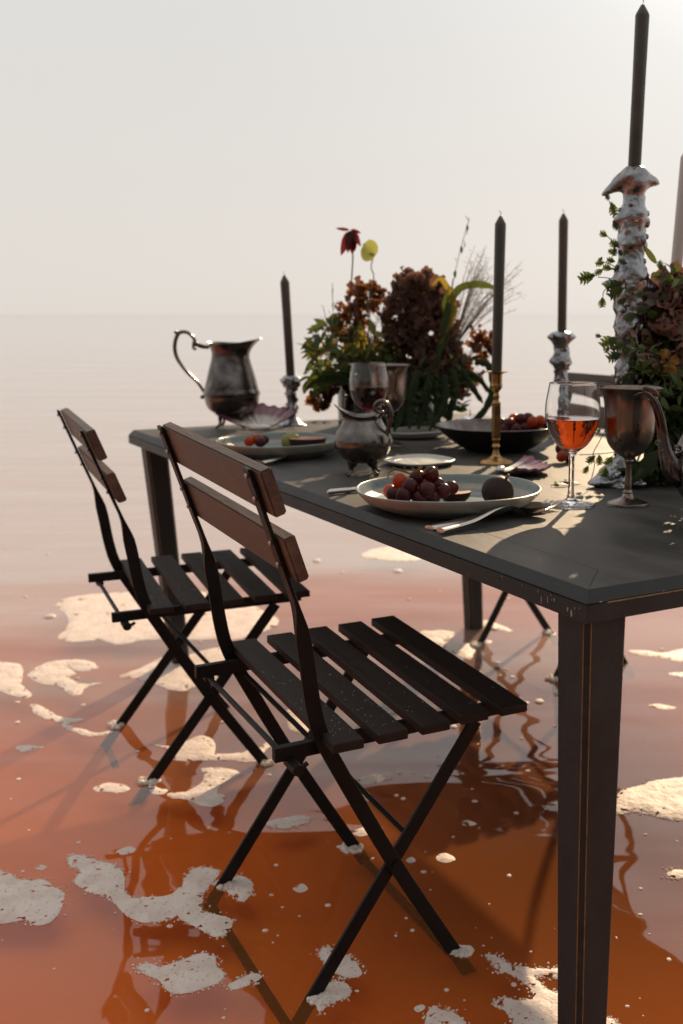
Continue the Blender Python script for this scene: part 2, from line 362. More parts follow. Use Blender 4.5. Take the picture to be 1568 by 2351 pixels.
# ------------------------------------------------------------------ table
TZ = 0.70                                                # level of the table top above the water
N = at(1351, 1353, TZ)
A0 = R(30.05)
AD = Vector((math.cos(A0), math.sin(A0), 0)); LO = Vector((-math.sin(A0), math.cos(A0), 0))
TW, TL = 1.13, 2.13
def tpos(s, l, z=TZ): return Vector((N.x, N.y, 0)) + AD * s + LO * l + Vector((0, 0, z))
table = empty('dining_table', (N.x, N.y, BED), A0, 'long black painted wooden table standing in the shallow red water, laid for dinner', 'table')
def tb(z): return z - BED
BW, G = 0.075, 0.0012
def slab(name, pts, z0, z1, m, bev=0.0012):
    n = len(pts); b = MB()
    b.add([(x, y, z0) for x, y in pts] + [(x, y, z1) for x, y in pts],
          [tuple(reversed(range(n))), tuple(range(n, 2 * n))] + [(i, (i + 1) % n, n + (i + 1) % n, n + i) for i in range(n)])
    return b.build(name, m, table, bevel=bev)
z0, z1 = tb(TZ - 0.014), tb(TZ)
slab('border_board', [(0, 0), (BW, BW), (BW, TL - BW), (0, TL)], z0, z1, M['table'])
slab('border_board', [(TW, TL), (TW - BW, TL - BW), (TW - BW, BW), (TW, 0)], z0, z1, M['table'])
slab('border_board', [(TW, 0), (TW - BW, BW), (BW, BW), (0, 0)], z0, z1, M['table'])
slab('border_board', [(0, TL), (BW, TL - BW), (TW - BW, TL - BW), (TW, TL)], z0, z1, M['table'])
mid = 1.028
slab('top_panel', [(BW + G, BW + G), (TW - BW - G, BW + G), (TW - BW - G, mid - G), (BW + G, mid - G)], z0, z1 - 0.0005, M['table'])
slab('top_panel', [(BW + G, mid + G), (TW - BW - G, mid + G), (TW - BW - G, TL - BW - G), (BW + G, TL - BW - G)], z0, z1 - 0.0005, M['table'])
# moulded edge: a sloped bevel over a plain fascia, one strip per side
prof = [(0.0, -0.0006), (0.010, -0.0125), (0.0115, -0.0145), (0.0105, -0.0165), (0.0125, -0.0170), (0.0125, -0.039), (-0.010, -0.039), (-0.010, -0.0145), (0.0, -0.0145)]
def moulding(p0, p1, out):
    p0, p1, out = Vector(p0), Vector(p1), Vector(out); d = (p1 - p0).normalized(); b = MB(); n = len(prof); v = []
    for P, s in ((p0, -1), (p1, 1)):
        for o, z in prof: v.append((P.x + out.x * o + d.x * s * o, P.y + out.y * o + d.y * s * o, tb(TZ + z)))
    b.add(v, [(i, (i + 1) % n, n + (i + 1) % n, n + i) for i in range(n)] + [tuple(reversed(range(n))), tuple(range(n, 2 * n))])
    return b.build('edge_moulding', M['table_edge'], table, smooth=False)
moulding((0, 0), (0, TL), (-1, 0)); moulding((TW, 0), (TW, TL), (1, 0)); moulding((0, 0), (TW, 0), (0, -1)); moulding((0, TL), (TW, TL), (0, 1))
b = MB(); b.tube([(0.02, -0.0122, tb(TZ - 0.0165)), (TW - 0.02, -0.0122, tb(TZ - 0.0165))], 0.0009, 6); b.build('gold_inlay', M['gold'], table)
# chips of bare wood on the corner
b = MB()
for k in range(34):
    l = abs(rnd.gauss(0, 0.10)); u = rnd.random()
    if u < 0.5: p = Vector((-0.0128, l, tb(TZ - rnd.uniform(0.018, 0.036))))
    else: p = Vector((rnd.random() * 0.4, -0.0108, tb(TZ - rnd.uniform(0.0125, 0.0165))))
    b.ball(p, rnd.uniform(0.0004, 0.0011), 6, 4, (0.5 if u < .5 else rnd.uniform(.6, 4), rnd.uniform(0.4, 1.4), rnd.uniform(1.2, 5.5) if u < .5 else .6))
c_ = b.build('paint_chips', M['chip'], table); c_['kind'] = 'stuff'
def leg(top, foot, s0=0.066, s1=0.046, near=False):
    b = MB(); zt, zb = tb(TZ - 0.0392), 0.002; ch = 0.0065; v = []
    rings = []
    for k in range(9):
        t = k / 8; z = zt + (zb - zt) * t; cx = top[0] + (foot[0] - top[0]) * t; cy = top[1] + (foot[1] - top[1]) * t
        h = (s0 + (s1 - s0) * t) / 2
        rings.append((cx, cy, z, h))
        v += [(cx - h + ch, cy - h, z), (cx + h - ch, cy - h, z), (cx + h, cy - h + ch, z), (cx + h, cy + h - ch, z),
              (cx + h - ch, cy + h, z), (cx - h + ch, cy + h, z), (cx - h, cy + h - ch, z), (cx - h, cy - h + ch, z)]
    f = [(k * 8 + (i + 1) % 8, k * 8 + i, (k + 1) * 8 + i, (k + 1) * 8 + (i + 1) % 8) for k in range(8) for i in range(8)]
    f += [tuple(range(8)), tuple(reversed(range(64, 72)))]
    b.add(v, f); o = b.build('leg', M['table_edge'], table, smooth=False)
    for q in range(2):
        g = MB()
        g.tube([((cx - h + ch - 0.0002, cy - h - 0.0002, z) if q else (cx - h - 0.0002, cy - h + ch - 0.0002, z)) for cx, cy, z, h in rings], 0.00065, 6)
        g.build('gold_line', M['gold'], o)
    return o
leg((0.030, 0.030), (0.036, 0.034), 0.066, 0.050)
leg((0.045, TL - 0.045), (0.088, 2.058), 0.064, 0.05)
leg((1.03, 1.95), (1.048, 1.926), 0.062, 0.05)
leg((TW - 0.04, 0.04), (TW - 0.05, 0.05), 0.064, 0.05)

# ------------------------------------------------------------------ chairs
CHB = -0.048                                             # chair feet rest on the silt
def bar(b, pts, wds, tks, xdir):
    """flat bar along pts (local y,z plane at x), section width wds across, tks thick"""
def make_chair(label, group):
    root = empty('folding_chair', (0, 0, BED), 0, label, 'chair', group)
    def Z(z): return z - BED
    def strip(name, path, mt, parent, smooth=True):
        # path: (x, y, z, width_in_yz, width_in_x): rectangular bar swept along path
        b = MB(); n = len(path); v = []
        for k, (x, y, z, wy, wx) in enumerate(path):
            a = path[max(k - 1, 0)]; c = path[min(k + 1, n - 1)]
            ty, tz = c[1] - a[1], c[2] - a[2]; l = math.hypot(ty, tz) or 1; ny, nz = -tz / l, ty / l
            for sx, sn in ((-1, -1), (1, -1), (1, 1), (-1, 1)):
                v.append((x + sx * wx / 2, y + sn * ny * wy / 2, Z(z) + sn * nz * wy / 2))
        f = [(k * 4 + i, k * 4 + (i + 1) % 4, (k + 1) * 4 + (i + 1) % 4, (k + 1) * 4 + i) for k in range(n - 1) for i in range(4)]
        f += [(3, 2, 1, 0), tuple(range(4 * n - 4, 4 * n))]
        b.add(v, f); me = b.build(name, mt, data_only=True, smooth=False)
        bm = bmesh.new(); bm.from_mesh(me); bmesh.ops.recalc_face_normals(bm, faces=bm.faces[:])
        bmesh.ops.bevel(bm, geom=[e for e in bm.edges], offset=0.0008, segments=1, affect='EDGES', clamp_overlap=True)
        bm.to_mesh(me); bm.free(); return link(name, me, parent)
    WD, TK = 0.023, 0.006
    for s in (-1, 1):
        x = s * 0.200
        pts = spline([(0, 0.2885, -0.050), (0, 0.258, 0.0), (0, 0.138, 0.201), (0, 0.040, 0.385), (0, 0.012, 0.445), (0, -0.001, 0.500), (0, -0.012, 0.580), (0, -0.0247, 0.640), (0, -0.045, 0.70), (0, -0.0655, 0.76), (0, -0.0940, 0.843)], 4)
        path = []
        for p in pts:
            t = min(1, max(0, (p.z - 0.585) / 0.07)); t = t * t * (3 - 2 * t)
            path.append((x, p.y, p.z, WD * (1 - t) + 0.0055 * t, TK * (1 - t) + 0.022 * t))
        post = strip('back_post', path, M['iron'], root)
        for z, y in ((0.832, -0.0902), (0.800, -0.0792), (0.737, -0.0577), (0.706, -0.0471)):
            r_ = MB(); r_.ball((x, y - 0.0045, Z(z)), 0.0042, 8, 6, (1, 0.5, 1)); r_.build('rivet', M['rivet'], post)
        xi = s * 0.192
        strip('front_leg', [(xi, -0.037, -0.050, WD, TK), (xi, 0.138, 0.201, WD, TK), (xi, 0.283, 0.408, WD, TK)], M['iron'], root)
        b = MB(); b.box((s * 0.180, 0.145, Z(0.4175)), (0.012, 0.395, 0.022)); b.build('seat_rail', M['iron'], root, bevel=0.0012)
        b = MB(); b.tube([(s * 0.176, -0.028, Z(0.402)), (s * 0.214, -0.028, Z(0.402))], 0.0085, 12)
        b.tube([(s * 0.209, -0.030, Z(0.398)), (s * 0.2092, -0.012, Z(0.409))], 0.0035, 8); b.build('pivot_bolt', M['iron'], root)
        b = MB(); b.tube([(s * 0.188, 0.138, Z(0.201)), (s * 0.206, 0.138, Z(0.201))], 0.007, 10); b.build('pivot_rivet', M['iron'], root)
    for y in (0.284, -0.032):
        b = MB(); b.box((0, y, Z(-0.043)), (0.388, 0.016, 0.005)); b.build('foot_bar', M['iron'], root, bevel=0.0008)
    b = MB(); b.tube([(-0.19, -0.030, Z(0.405)), (0.19, -0.030, Z(0.405))], 0.0045, 8); b.build('cross_rod', M['iron'], root)
    b = MB(); b.tube([(-0.186, 0.040, Z(0.395)), (0.186, 0.166, Z(0.238))], 0.0045, 8); b.build('brace_rod', M['iron'], root)
    for k in range(5):
        y = 0.042 + 0.0712 * k; cx = 0.012 - 0.001 * k
        b = MB(); b.box((cx, y, Z(0.4395)), (0.470 + 0.004 * (k % 3), 0.048, 0.015), Matrix.Rotation(R(-1.6), 3, 'Z')); b.build('seat_slat', M['slat'], root, bevel=0.0025)
    b = MB(); q = random.Random(4)
    for k in range(95):
        i = min(4, int(abs(q.gauss(0, 1.6)))); y = 0.042 + 0.0712 * i + q.uniform(-.020, .020); xx = 0.22 - abs(q.gauss(0, .11))
        if xx < -.2: continue
        a = q.uniform(0, 3.14); L = q.uniform(.0004, .0035); b.box((xx, y - .028 * xx, Z(0.4473)), (L, q.uniform(.0004, .0007), .0006), Matrix.Rotation(a, 3, 'Z'))
    b.build('salt_specks', M['chip'], root)['kind'] = 'stuff'
    for zc, yc in ((0.814, -0.0700), (0.7205, -0.0380)):
        th = math.atan2(0.032, 0.0935); b = MB()
        nseg = 12; v = []
        hh, tt = 0.0335, 0.0088
        for i in range(nseg + 1):
            u = -1 + 2 * i / nseg; xx = 0.012 + u * 0.223; sag = 0.006 * (1 - u * u)
            for dy, dz in ((-tt, -hh), (tt, -hh), (tt, hh), (-tt, hh)):
                v.append((xx, yc - sag * 0.0 + dy * math.cos(th) - dz * math.sin(th) * 1.0, Z(zc) + dz * math.cos(th) + dy * math.sin(th)))
        f = [(i * 4 + j, i * 4 + (j + 1) % 4, (i + 1) * 4 + (j + 1) % 4, (i + 1) * 4 + j) for i in range(nseg) for j in range(4)]
        f += [(3, 2, 1, 0), tuple(range(4 * nseg, 4 * nseg + 4))]
        b.add(v, f); me = b.build('back_board', M['board'], data_only=True, smooth=False)
        bm = bmesh.new(); bm.from_mesh(me); bmesh.ops.recalc_face_normals(bm, faces=bm.faces[:])
        es = [e for e in bm.edges if len(e.link_faces) == 2 and e.calc_face_angle(0) > 0.8]
        bmesh.ops.bevel(bm, geom=es, offset=0.0022, segments=2, affect='EDGES'); bm.to_mesh(me); bm.free()
        link('back_board', me, root)
    return root
GCH = 'slatted folding chairs around the table'
chair = make_chair('nearest black slatted folding chair, with brown back boards, left of the big table leg', GCH)
chair.location = (-0.2889, 1.6532, BED); chair.rotation_euler = (0, R(2.8), A0 - R(90))
ch2 = copy_tree(chair); tag(ch2, 'black slatted folding chair further back on the left, seen edge-on against the pale water')
ch2.location = (-0.728, 2.428, BED - 0.010); ch2.rotation_euler = (0, R(1.5), R(25.5) - R(90)); ch2.scale = (0.97, 1.08, 0.966)
ch3 = copy_tree(chair); tag(ch3, 'folding chair on the far side, its crossed legs showing under the table top')
ch3.location = (0.4685, 3.252, BED); ch3.rotation_euler = (0, 0, A0 + R(90))

# ------------------------------------------------------------------ tableware
def closed_prof(outer, t):                               # vessel: outer wall up, inner wall down
    inner = [(max(r - t, 0.0005), z if z > outer[0][1] + t * 1.5 else z + t) for r, z in reversed(outer)]
    return outer + inner
def plate(loc, rad, label, group, name='plate', m_in='ceramic', m_out='ceramic_out', h=0.036):
    root = empty(name, loc, rnd.random(), label, 'plate', group)
    pr = smooth_prof([(0.002, 0.0), (rad * 0.60, 0.0), (rad * 0.70, 0.003), (rad * 0.88, h * 0.42), (rad * 0.975, h * 0.8), (rad, h)], 4)
    b = MB(); wob = lambda p, a, k: Vector((p.x * (1 + 0.006 * math.sin(2 * a + 1)), p.y * (1 + 0.006 * math.sin(2 * a + 1)), p.z + 0.001 * math.sin(3 * a) * p.z / h))
    b.lathe(pr, 64, wob); b.build('plate_underside', M[m_out], root)
    pi = smooth_prof([(rad, h), (rad - 0.0025, h + 0.0010), (rad - 0.0055, h - 0.002), (rad * 0.90, h * 0.45), (rad * 0.74, 0.0085), (rad * 0.62, 0.006), (0.002, 0.0055)], 4)
    b = MB(); b.lathe(pi, 64, wob); b.build('glazed_face', M[m_in], root)
    return root
GPL = 'stoneware dinner plates'
p = at(1030, 1120, 0.735); PL1 = Vector((p.x, p.y, TZ)); plate(PL1, 0.160, 'stoneware plate nearest the viewer, holding grapes and figs, at the left table edge', GPL)
p = at(643, 1010, 0.735); PL2 = Vector((p.x, p.y, TZ)); plate(PL2, 0.152, 'further stoneware plate behind the front chair back, holding a few grapes and a cut fig', GPL)
plate(at(963, 1066, TZ), 0.080, 'small pale oval dish with a lit rim, behind the grape plate', None, 'side_dish', 'dish', 'dish', 0.011)
plate(at(950, 1004, TZ), 0.088, 'pale plate rim half hidden behind the small silver jug and the black bowl', None, 'side_plate', 'dish', 'ceramic_out', 0.020)
# black bowl
BWL = at(1142, 1033, TZ)
root = empty('fruit_bowl', BWL, 0, 'wide low black bowl with streaked inside holding red grapes, behind the brass candlestick', 'bowl')
b = MB(); b.lathe(smooth_prof([(0.002, 0), (0.062, 0), (0.085, 0.006), (0.125, 0.033), (0.150, 0.057), (0.1545, 0.062)], 4), 64); b.build('bowl_outside', M['blackbowl'], root)
b = MB(); b.lathe(smooth_prof([(0.1545, 0.062), (0.152, 0.0635), (0.148, 0.060), (0.122, 0.038), (0.080, 0.012), (0.002, 0.008)], 4), 64); b.build('bowl_inside', M['horn'], root)

# grapes and figs
grape_me = MB().ball((0, 0, 0), 1, 20, 14, (1, 1, 1.08)).build('grape', M['grape'], data_only=True)
grape_red_me = MB().ball((0, 0, 0), 1, 20, 14, (1, 1, 1.08)).build('grape', M['grape_red'], data_only=True)
def bunch(loc, items, label, group=None, stalk=None):
    root = empty('grape_bunch', loc, 0, label, 'grapes', group)
    for (x, y, z, r, red) in items:
        q = Matrix.Translation((x, y, z)) @ Matrix.Rotation(rnd.uniform(0, 3), 4, 'X') @ Matrix.Rotation(rnd.uniform(0, 3), 4, 'Y') @ Matrix.Scale(r, 4)
        link('grape', grape_red_me if red else grape_me, root, q)
    if stalk:
        b = MB()
        for pts, r in stalk: b.tube(spline(pts, 4), r * 1.5, 6)
        b.build('stalk', M['stalk'], root)
    return root
def g_at(px, py, plane_y, base, r, red=0):
    p = atd(px, py, plane_y) - Vector(base); return (p.x, p.y, p.z, r, red)
bl = PL1 + Vector((-0.045, -0.02, 0.0065))
Y1 = 1.755
items = [g_at(903, 1134, Y1 - .005, bl, .0125), g_at(926, 1138, Y1 - .015, bl, .0140), g_at(941, 1116, Y1 - .01, bl, .0130), g_at(980, 1124, Y1 - .015, bl, .0140), g_at(918, 1104, Y1 + .012, bl, .0130, 1),
         g_at(962, 1141, Y1 - .012, bl, .0128), g_at(1016, 1127, Y1 + 0.005, bl, .0132), g_at(993, 1141, Y1 + .0, bl, .0125), g_at(958, 1096, Y1 + .015, bl, .0128), g_at(990, 1088, Y1 + .012, bl, .0128),
         g_at(1003, 1112, Y1 + .02, bl, .0125), g_at(945, 1130, Y1 + .018, bl, .013), g_at(975, 1108, Y1 + .02, bl, .013, 1), g_at(1035, 1120, Y1 + .03, bl, .0125), g_at(895, 1128, Y1 + .02, bl, .012, 1)]
def sp(*pts): return [atd(x, y, Y1 + d) - bl for x, y, d in pts]
bunch(bl, items, 'bunch of dark red grapes heaped on the nearest plate', 'grapes on the table',
      [(sp((975, 1120, .01), (958, 1095, .01), (962, 1078, .0), (968, 1070, 0)), .0022), (sp((958, 1095, .01), (935, 1085, .01), (910, 1078, .01), (895, 1082, .01)), .0011),
       (sp((962, 1092, .01), (990, 1082, .0), (1005, 1072, .0)), .0011), (sp((930, 1084, .01), (928, 1072, .01)), .0009), (sp((912, 1080, .01), (902, 1072, .01)), .0009), (sp((895, 1082, .01), (889, 1100, .005)), .0007), (sp((960, 1085, .0), (945, 1074, 0)), .0009)])
bl = PL2 + Vector((-0.05, -0.02, 0.0065)); Y2 = 2.525
bunch(bl, [g_at(572, 1013, Y2, bl, .0125, 1), g_at(595, 1008, Y2 + .01, bl, .012, 1), g_at(598, 1015, Y2 - .01, bl, .0125), g_at(583, 1009, Y2 + .02, bl, .012, 1), g_at(606, 1010, Y2 + .02, bl, .0115)],
      'small cluster of red grapes on the further plate beside the cut fig', 'grapes on the table')
bl = BWL + Vector((0.04, 0, 0.012)); Y3 = 2.58
items = [g_at(x, y, Y3 + d, bl, .0135, r) for x, y, d, r in ((1170, 972, 0, 0), (1196, 962, .01, 0), (1222, 968, 0, 1), (1212, 960, .02, 0), (1240, 966, .01, 1), (1185, 985, -.01, 0), (1205, 982, 0, 0), (1180, 962, .03, 1), (1160, 985, 0, 0), (1225, 985, .02, 0), (1250, 975, .02, 0), (1265, 985, 0, 0), (1150, 972, .03, 0), (1200, 990, .02, 0), (1240, 990, 0, 0))]
bunch(bl, items, 'red grapes piled in the black bowl', 'grapes on the table', [([atd(1195, 975, Y3) - bl, atd(1215, 972, Y3) - bl, atd(1250, 972, Y3) - bl], .0016)])
bl = at(1298, 1062, TZ); Y4 = bl.y
bunch(bl, [g_at(x, y, Y4 + d, bl, .0125, r) for x, y, d, r in ((1290, 1048, 0, 1), (1306, 1050, .01, 0), (1298, 1036, .01, 1), (1312, 1036, .02, 0), (1300, 1024, .02, 0), (1287, 1030, .03, 0))],
      'dark grapes lying on the table behind the stem of the rose wine glass', 'grapes on the table')
def fig_ball(name, m, r, flat=1.0):
    def fn(p):
        t = (p.z / r + 1) / 2; k = 1 - 0.10 * max(0, t - 0.6) / 0.4
        return Vector((p.x * k, p.y * k, p.z * (1.02 if t > .5 else .95))) * (1 + 0.012 * noise.noise(p / r * 2))
    return MB().ball((0, 0, 0), r, 28, 18, (1, 1, flat), fn)
p = atd(1143, 1102, 1.80); o = empty('fig', (p.x, p.y, TZ + 0.0065), 0, 'whole dark purple fig on the right of the nearest plate', 'fig')
f_ = fig_ball('fig', 'fig', 0.0280).build('fig_body', M['fig'], o); f_.location = (0, 0, 0.0275); f_.rotation_euler = (0.4, 0.5, 0)
b = MB(); b.tube([(0.013, -0.004, 0.050), (0.018, -0.006, 0.058)], [.003, .002], 7); b.build('fig_stem', M['stalk'], o)
def wedge(loc, rz, r, ang, label, tilt=0.0):
    root = empty('fig_slice', loc, rz, label, 'fig')
    n, m_ = 10, 8; v = []; f = []
    for k in range(m_ + 1):
        th = math.pi * k / m_
        for i in range(n + 1):
            a = -ang / 2 + ang * i / n
            v.append((r * math.sin(th) * math.cos(a), r * 1.25 * math.cos(th), r * math.sin(th) * math.sin(a)))
    for k in range(m_):
        for i in range(n): f.append((k * (n + 1) + i, k * (n + 1) + i + 1, (k + 1) * (n + 1) + i + 1, (k + 1) * (n + 1) + i))
    rm = Matrix.Rotation(R(90) - tilt, 3, 'Y'); off = Vector((0, 0, r * 0.98))
    b = MB(); b.add([rm @ Vector(q) + off for q in v], f); b.build('fig_skin', M['fig'], root)
    for i in (0, n):
        ids = [k * (n + 1) + i for k in range(m_ + 1)]; b = MB()
        b.add([rm @ (Vector(v[q]) * 0.997) + off for q in ids], [tuple(range(len(ids)))]); b.build('fig_flesh', M['fig_flesh'], root, smooth=False)
    return root
p = atd(1046, 1108, 1.83); wedge((p.x, p.y, TZ + 0.0065), R(-60), 0.023, R(110), 'cut fig wedge with dark flesh beside the grapes on the nearest plate', 0.6)
p = atd(706, 1003, 2.54); wedge((p.x, p.y, TZ + 0.0065), R(-80), 0.036, R(180), 'halved dark fig showing pink flesh on the further plate')
p = atd(668, 998, 2.555); o = empty('green_fig', (p.x, p.y, TZ + 0.0065), 0, 'yellow green fig lying left of the halved fig on the further plate', 'fig')
f_ = fig_ball('fig', 'fig_green', 0.024).build('fig_body', M['fig_green'], o); f_.location = (0, 0, 0.0235); f_.rotation_euler = (0, -0.9, 0)
b = MB(); b.tube([(-0.010, 0, .040), (-0.016, 0, .045)], [.003, .002], 7); b.build('fig_stem', M['stalk'], o)

# wine glasses
def wine_glass(loc, label, wine_m, level=0.153, s=1.0, seg=48):
    root = empty('wine_glass', loc, 0, label, 'wine glass', 'stemmed wine glasses')
    S = lambda q: [(r * s, z * s) for r, z in q]
    outer = smooth_prof([(0.0005, 0.0), (0.039, 0.0), (0.0414, 0.0012), (0.0405, 0.0028), (0.026, 0.0055), (0.010, 0.0105), (0.0062, 0.019), (0.0050, 0.040), (0.0050, 0.075), (0.0062, 0.090), (0.013, 0.0965), (0.026, 0.1065), (0.0375, 0.1225), (0.0455, 0.142), (0.0483, 0.161), (0.0470, 0.182), (0.0437, 0.201), (0.0414, 0.2140)], 4)
    inner = smooth_prof([(0.0412, 0.2146), (0.0405, 0.2140), (0.0426, 0.201), (0.0459, 0.182), (0.0472, 0.161), (0.0444, 0.142), (0.0364, 0.1230), (0.0250, 0.1075), (0.012, 0.0990), (0.0005, 0.0975)], 4)
    b = MB(); b.lathe(S(outer + inner), seg); b.build('glass', M['glass'], root)
    win = [(r, z) for r, z in inner if z <= level]
    # wine surface meets the glass wall a hair inside it
    k = len(inner) - len(win); r1, z1_ = inner[k - 1]; r0, z0_ = inner[k]; t = (level - z0_) / (z1_ - z0_); rl = r0 + (r1 - r0) * t
    pr = [(0.0005, level)] + [(rl * 0.5, level), (rl - 0.003, level), (rl - 0.0005, level + 0.0006)] + [(max(r - 0.00035, 0.0004), z + 0.0003) for r, z in win]
    b = MB(); b.lathe(S(list(reversed(pr))), seg); b.build('wine', M[wine_m], root)
    return root
wine_glass(at(1310, 1160, TZ), 'nearest stemmed glass half full of glowing orange red rose wine', 'wine')
wine_glass(at(849, 1034, TZ), 'stemmed glass of dark red wine standing behind the small silver jug', 'wine_dark', 0.157)
wine_glass(Vector((0.107, 3.43, TZ)), 'distant glass with a glint of red wine, seen through a gap beside the flowers', 'wine_dark', 0.150)

# goblets
def goblet(loc, label):
    root = empty('goblet', loc, 0, label, 'goblet', 'tarnished silver goblets')
    base = smooth_prof([(0.0005, 0.0), (0.034, 0.0), (0.0355, 0.0015), (0.0350, 0.004), (0.026, 0.0075), (0.013, 0.0125), (0.0085, 0.020)], 4)
    stem = smooth_prof([(0.0085, 0.020), (0.0092, 0.0225), (0.0066, 0.026), (0.0065, 0.034), (0.0050, 0.056), (0.0056, 0.074), (0.0090, 0.0775), (0.0085, 0.0805), (0.011, 0.084)], 4)
    bowl = smooth_prof([(0.011, 0.084), (0.0255, 0.0935), (0.0375, 0.109), (0.0425, 0.128), (0.0440, 0.150), (0.0452, 0.175), (0.0485, 0.193), (0.0545, 0.2045), (0.0552, 0.2055), (0.0540, 0.2056), (0.0474, 0.192), (0.0440, 0.174), (0.0426, 0.150), (0.041, 0.128), (0.036, 0.111), (0.020, 0.096), (0.0005, 0.092)], 4)
    for n_, q in (('base', base), ('stem', stem), ('cup', bowl)):
        b = MB(); b.lathe(q, 48); b.build(n_, M['goblet'], root)
    return root
goblet(at(1440, 1158, TZ), 'tall tarnished silver goblet beside the rose wine glass at the right')
goblet(at(893, 1024, TZ), 'silver goblet half hidden behind the dark red wine glass')

# pitchers
def spouted(prof, spout_dir, z_from, push, lift, dip=0.0, seg=56):
    sd = Vector(spout_dir).normalized(); ztop = max(z for r, z in prof)
    def fn(p, a, k):
        t = max(0, (p.z - z_from) / (ztop - z_from)); d = Vector((math.cos(a), math.sin(a), 0)).dot(sd); s_ = max(0, d) ** 4
        q = p + sd * (push * t * t * s_); q.z += lift * t * t * s_ - dip * t * (1 - d * d); return q
    return fn
def legs4(root, m, r, h, big, n=4):
    for k in range(n):
        a = math.pi * 2 * (k + 0.5) / n; c, s = math.cos(a), math.sin(a); b = MB()
        b.tube(spline([(c * r * .75, s * r * .75, h * 1.5), (c * r * .95, s * r * .95, h), (c * r, s * r, h * .45), (c * r * 1.18, s * r * 1.18, h * .16), (c * r * 1.35, s * r * 1.35, h * .13)], 3),
               lerp_list([big, big * .8, big * .42, big * .5, big * .35], 3), 8)
        b.ball((c * r * .84, s * r * .84, h * 1.25), big * 1.3, 10, 8, (1, 1, 1.2)); b.build('foot', M[m], root)
PT = at(535, 981, TZ)
root = empty('pitcher', PT, 0, 'large tarnished silver pitcher with a scrolled handle at the far left corner of the table', 'pitcher')
o_ = [(0.0005, 0.036), (0.032, 0.037), (0.058, 0.046), (0.0735, 0.062), (0.0808, 0.090), (0.0775, 0.122), (0.0665, 0.165), (0.0560, 0.205), (0.0565, 0.228), (0.0640, 0.246), (0.0690, 0.252)]
i_ = [(0.0678, 0.2525), (0.0625, 0.246), (0.055, 0.228), (0.0545, 0.205), (0.065, 0.165), (0.076, 0.122), (0.079, 0.09), (0.0005, 0.045)]
b = MB(); b.lathe(smooth_prof(o_, 5) + smooth_prof(i_, 4), 56, spouted(o_, (1, -0.15, 0), 0.205, 0.026, 0.010, 0.004)); b.build('body', M['tarnish'], root)
hd = spline([(-0.062, 0, .236), (-0.082, 0, .238), (-0.100, 0, .246), (-0.108, 0, .264), (-0.126, 0, .279), (-0.150, 0, .276), (-0.163, 0, .243), (-0.158, 0, .205), (-0.130, 0, .163), (-0.102, 0, .135), (-0.085, 0, .110), (-0.079, 0, .098)], 5)
b = MB(); b.tube(hd, lerp_list([.005, .0065, .006, .005, .0052, .0058, .0060, .0058, .0050, .0046, .005, .006], 5), 10); b.ball((-0.158, 0, .279), .006, 10, 8); b.ball((-0.088, 0, .090), .0065, 10, 8); b.ball((-0.104, 0, .246), .009, 10, 8)
b.tube(spline([(-0.100, 0, .246), (-0.110, 0, .238), (-0.106, 0, .230), (-0.099, 0, .234)], 4), .0035, 8); b.build('handle', M['tarnish'], root)
legs4(root, 'tarnish', 0.045, 0.036, 0.010)
JG = at(834, 1088, TZ)
root = empty('creamer_jug', JG, 0, 'small round tarnished silver jug with a looped handle and ornate feet, centre of the table', 'jug')
o_ = [(0.0005, 0.024), (0.022, 0.0245), (0.041, 0.032), (0.0545, 0.047), (0.0600, 0.066), (0.0565, 0.086), (0.0455, 0.104), (0.0392, 0.117), (0.0405, 0.126), (0.0445, 0.133)]
i_ = [(0.0435, 0.1335), (0.0393, 0.126), (0.038, 0.117), (0.044, 0.104), (0.055, 0.086), (0.0585, 0.066), (0.04, 0.036), (0.0005, 0.03)]
b = MB(); b.lathe(smooth_prof(o_, 5) + smooth_prof(i_, 4), 56, spouted(o_, (-1, -0.1, 0), 0.108, 0.016, 0.014, 0.010)); b.build('body', M['tarnish'], root)
hx = Vector((0.93, -0.36, 0))
hd = [hx * x + Vector((0, 0, z)) for x, z in ((.039, .126), (.030, .139), (.034, .150), (.047, .1535), (.060, .144), (.0645, .124), (.0590, .100), (.0540, .078), (.0560, .064))]
b = MB(); b.tube(spline(hd, 5), lerp_list([.004, .0048, .005, .0055, .0058, .0056, .005, .0046, .005], 5), 10); b.ball(hd[0], .006, 10, 8); b.ball(hx * .044 + Vector((0, 0, .130)), .0055, 10, 8)
b.tube(spline([hd[1], hx * .042 + Vector((0, 0, .140)), hx * .044 + Vector((0, 0, .131))], 4), .003, 8); b.build('handle', M['tarnish'], root)
legs4(root, 'tarnish', 0.034, 0.025, 0.010)
# ornate ewer at the right edge
EW = Vector((0.436, 1.63, TZ))
root = empty('coffee_pot', EW, 0, 'ornate silver coffee pot at the right picture edge, fluted spout beside the goblet', 'coffee pot')
o_ = [(0.0005, 0.004), (0.040, 0.0), (0.044, 0.006), (0.030, 0.018), (0.034, 0.030), (0.060, 0.060), (0.074, 0.092), (0.070, 0.125), (0.052, 0.165), (0.042, 0.200), (0.044, 0.235), (0.047, 0.240)]
b = MB(); b.lathe(smooth_prof(o_, 5), 48, lambda p, a, k: Vector((p.x * (1 + .02 * math.cos(12 * a)), p.y * (1 + .02 * math.cos(12 * a)), p.z)), True); b.build('body', M['tarnish'], root)
b = MB(); b.lathe(smooth_prof([(0.047, 0.2405), (0.044, 0.246), (0.030, 0.260), (0.010, 0.270), (0.008, 0.278), (0.012, 0.288), (0.0005, 0.296)], 4), 32); b.build('lid', M['tarnish'], root)
EY = 1.62
def ez(zx, zy, d=0.0): return atd(1317 + .16 * zx, 564.5 + 282.2 + .16 * zy, EY + d) - EW
